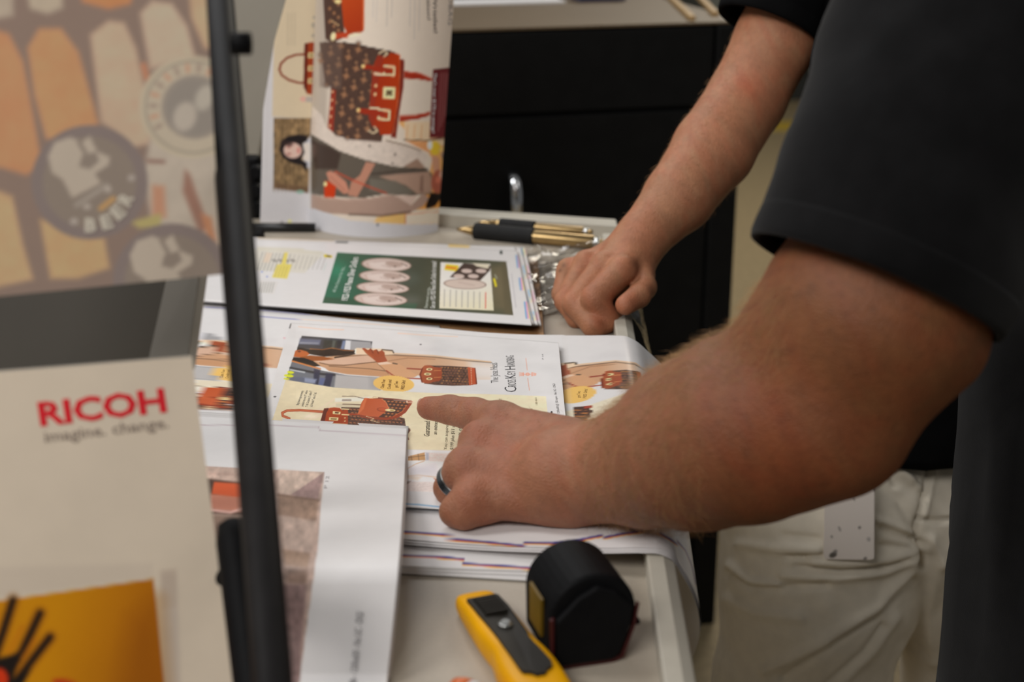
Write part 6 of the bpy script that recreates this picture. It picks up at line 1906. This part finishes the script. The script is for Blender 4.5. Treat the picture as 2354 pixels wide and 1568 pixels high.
def fold(pts, wdt, amp):
    d = np.full(len(Vp), 1e9); pts = np.asarray(pts, float)
    for k in range(len(pts) - 1): d = np.minimum(d, Art._seg(pxp, pyp, pts[k], pts[k + 1]))
    D[:] += amp * np.exp(-(d / wdt) ** 2) * facing


for pts, wd_, am in ((((2120, 1262), (2040, 1288), (1940, 1296), (1870, 1288)), 12, .006), (((2118, 1270), (2030, 1316), (1920, 1328), (1800, 1322)), 11, .006), (((2110, 1268), (2040, 1302), (1930, 1312), (1830, 1306)), 7, -.006),
                     (((2100, 1300), (2020, 1400), (1900, 1470), (1760, 1540)), 13, .007), (((2095, 1330), (2010, 1420), (1890, 1495), (1800, 1560)), 9, -.005), (((2060, 1420), (2000, 1500), (1930, 1568)), 12, .005), (((2030, 1440), (1985, 1500), (1900, 1575)), 8, -.005),
                     (((1680, 1300), (1720, 1335), (1790, 1345)), 10, .007), (((1676, 1318), (1730, 1352), (1800, 1352), (1900, 1345)), 8, -.006), (((1670, 1380), (1740, 1410), (1840, 1420)), 14, .004), (((1700, 1250), (1790, 1262), (1880, 1262)), 12, .005), (((1800, 1232), (1880, 1240)), 8, -.004),
                     (((1810, 1280), (1890, 1278)), 7, -.006), (((2030, 1214), (2100, 1240)), 9, -.006), (((2020, 1196), (2100, 1226)), 8, .005), (((2025, 1255), (2090, 1262)), 7, -.004), (((2020, 1110), (2070, 1150), (2110, 1230)), 12, -.005), (((2060, 1070), (2090, 1100)), 12, .006), (((2070, 1090), (2110, 1120)), 8, .005), (((2040, 1060), (2060, 1110)), 10, -.006),
                     (((2118, 1250), (2120, 1275), (2114, 1300)), 9, -.014), (((2140, 1040), (2128, 1110), (2112, 1190), (2106, 1245)), 6, -.006), (((2150, 1040), (2138, 1110), (2122, 1188)), 8, .004), (((2115, 1192), (2150, 1198), (2190, 1192)), 5, -.005),
                     (((2160, 1300), (2140, 1400), (2150, 1520)), 16, .006), (((2140, 1240), (2170, 1290)), 12, .006)):
    fold(pts, wd_, am)
D += (vnoise(Vp[:, 0] * 26 + Vp[:, 1] * 9, Vp[:, 2] * 16, 3) - .5) * .006 + (vnoise(Vp[:, 0] * 60 + Vp[:, 1] * 20, Vp[:, 2] * 45, 7) - .5) * .002
wb = np.clip((Vp[:, 2] - .845) / .012, 0, 1) * .003
D += wb * (1 + .8 * np.sin(np.arctan2(Vp[:, 1] - 1.6, Vp[:, 0] - .42) * 90))
Vp = Vp + Np * D[:, None]
pa_ = link('trousers', fast_mesh('trousers', Vp, Qp), M_PANTS, p2, True); pa_['label'] = 'khaki trousers with deep folds at the hip'
shoe(k1[0] + .02, k1[1] + .0, -math.pi / 2 - .2, p2); shoe(k2[0] + .0, k2[1] + .0, -math.pi / 2 + .1, p2)

# white card hanging at the hip
cc = J(1953, 1195, 1.575)
cn = (CAM - cc); cn[2] = 0.05; cn /= np.linalg.norm(cn)
bx, by = bil([(1896, 1082), (2011, 1082), (2010, 1288), (1893, 1287)], 60, 100)
# rounded corners
cx_, cy_ = (bx - 1952.5) / 58.5, (by - 1185) / 102.0
rX, rY = .17, .10
ux, uy = np.maximum(np.abs(cx_) - (1 - rX), 0) / rX, np.maximum(np.abs(cy_) - (1 - rY), 0) / rY
rr = np.hypot(ux, uy); f = np.where(rr > 1, 1 / np.maximum(rr, 1e-6), 1.0)
bx = np.where((ux > 0) & (uy > 0), 1952.5 + 58.5 * np.sign(cx_) * ((1 - rX) + ux * f * rX), bx); by = np.where((ux > 0) & (uy > 0), 1185 + 102 * np.sign(cy_) * ((1 - rY) + uy * f * rY), by)
Pc = at_plane(bx, by, cc, cn)
A = Art(bx, by, (206, 198, 192))
for (x, y, rx, ry, c) in ((1915, 1276, 9, 6, 60), (1920, 1268, 5, 4, 120), (1989, 1284, 4, 3, 90), (1976, 1213, 3, 3, 90), (1930, 1216, 2, 6, 120), (1912, 1234, 2, 3, 110), (1961, 1142, 2, 10, 110), (2006, 1118, 2.4, 14, 70), (1997, 1240, 4, 5, 150)): A.ell(x, y, rx, ry, (c, c - 4, c - 6), -.4, 4, .85)
badge = empty('hanging_card', tuple(Pc[-1, 30]), 'smudged white plastic card with rounded corners hanging in front of khaki trousers', 'card')
Vc = Pc.reshape(-1, 3); I = np.arange(bx.size).reshape(bx.shape)
q = np.stack([I[1:, :-1], I[1:, 1:], I[:-1, 1:], I[:-1, :-1]], -1).reshape(-1, 4)
bd = np.concatenate([I[0, :], I[1:, -1], I[-1, -2::-1], I[-2:0:-1, 0]]); n = len(bd); k = np.arange(n); N0 = len(Vc)
Vc2 = np.concatenate([Vc, Vc - cn * .0012]); q2 = np.concatenate([q, q[:, ::-1] + N0, np.stack([bd, bd[(k + 1) % n], bd[(k + 1) % n] + N0, bd + N0], -1)])
me = fast_mesh('card', Vc2, q2); C_ = albedo(A.C, (208, 202, 198), .78); set_col(me, np.concatenate([C_, C_])); link('card', me, M_CARD, badge, False)
cl = at_plane(1953.0, 1070.0, cc - cn * .003, cn)
MB().tube([cl + (0, 0, -.006), cl + (0, .012, .02), cl + (0, .03, .055)], [.004, .004, .004], 10, ref=(1, 0, 0)).build('strap_clip', M_STEEL, badge, smooth=True)
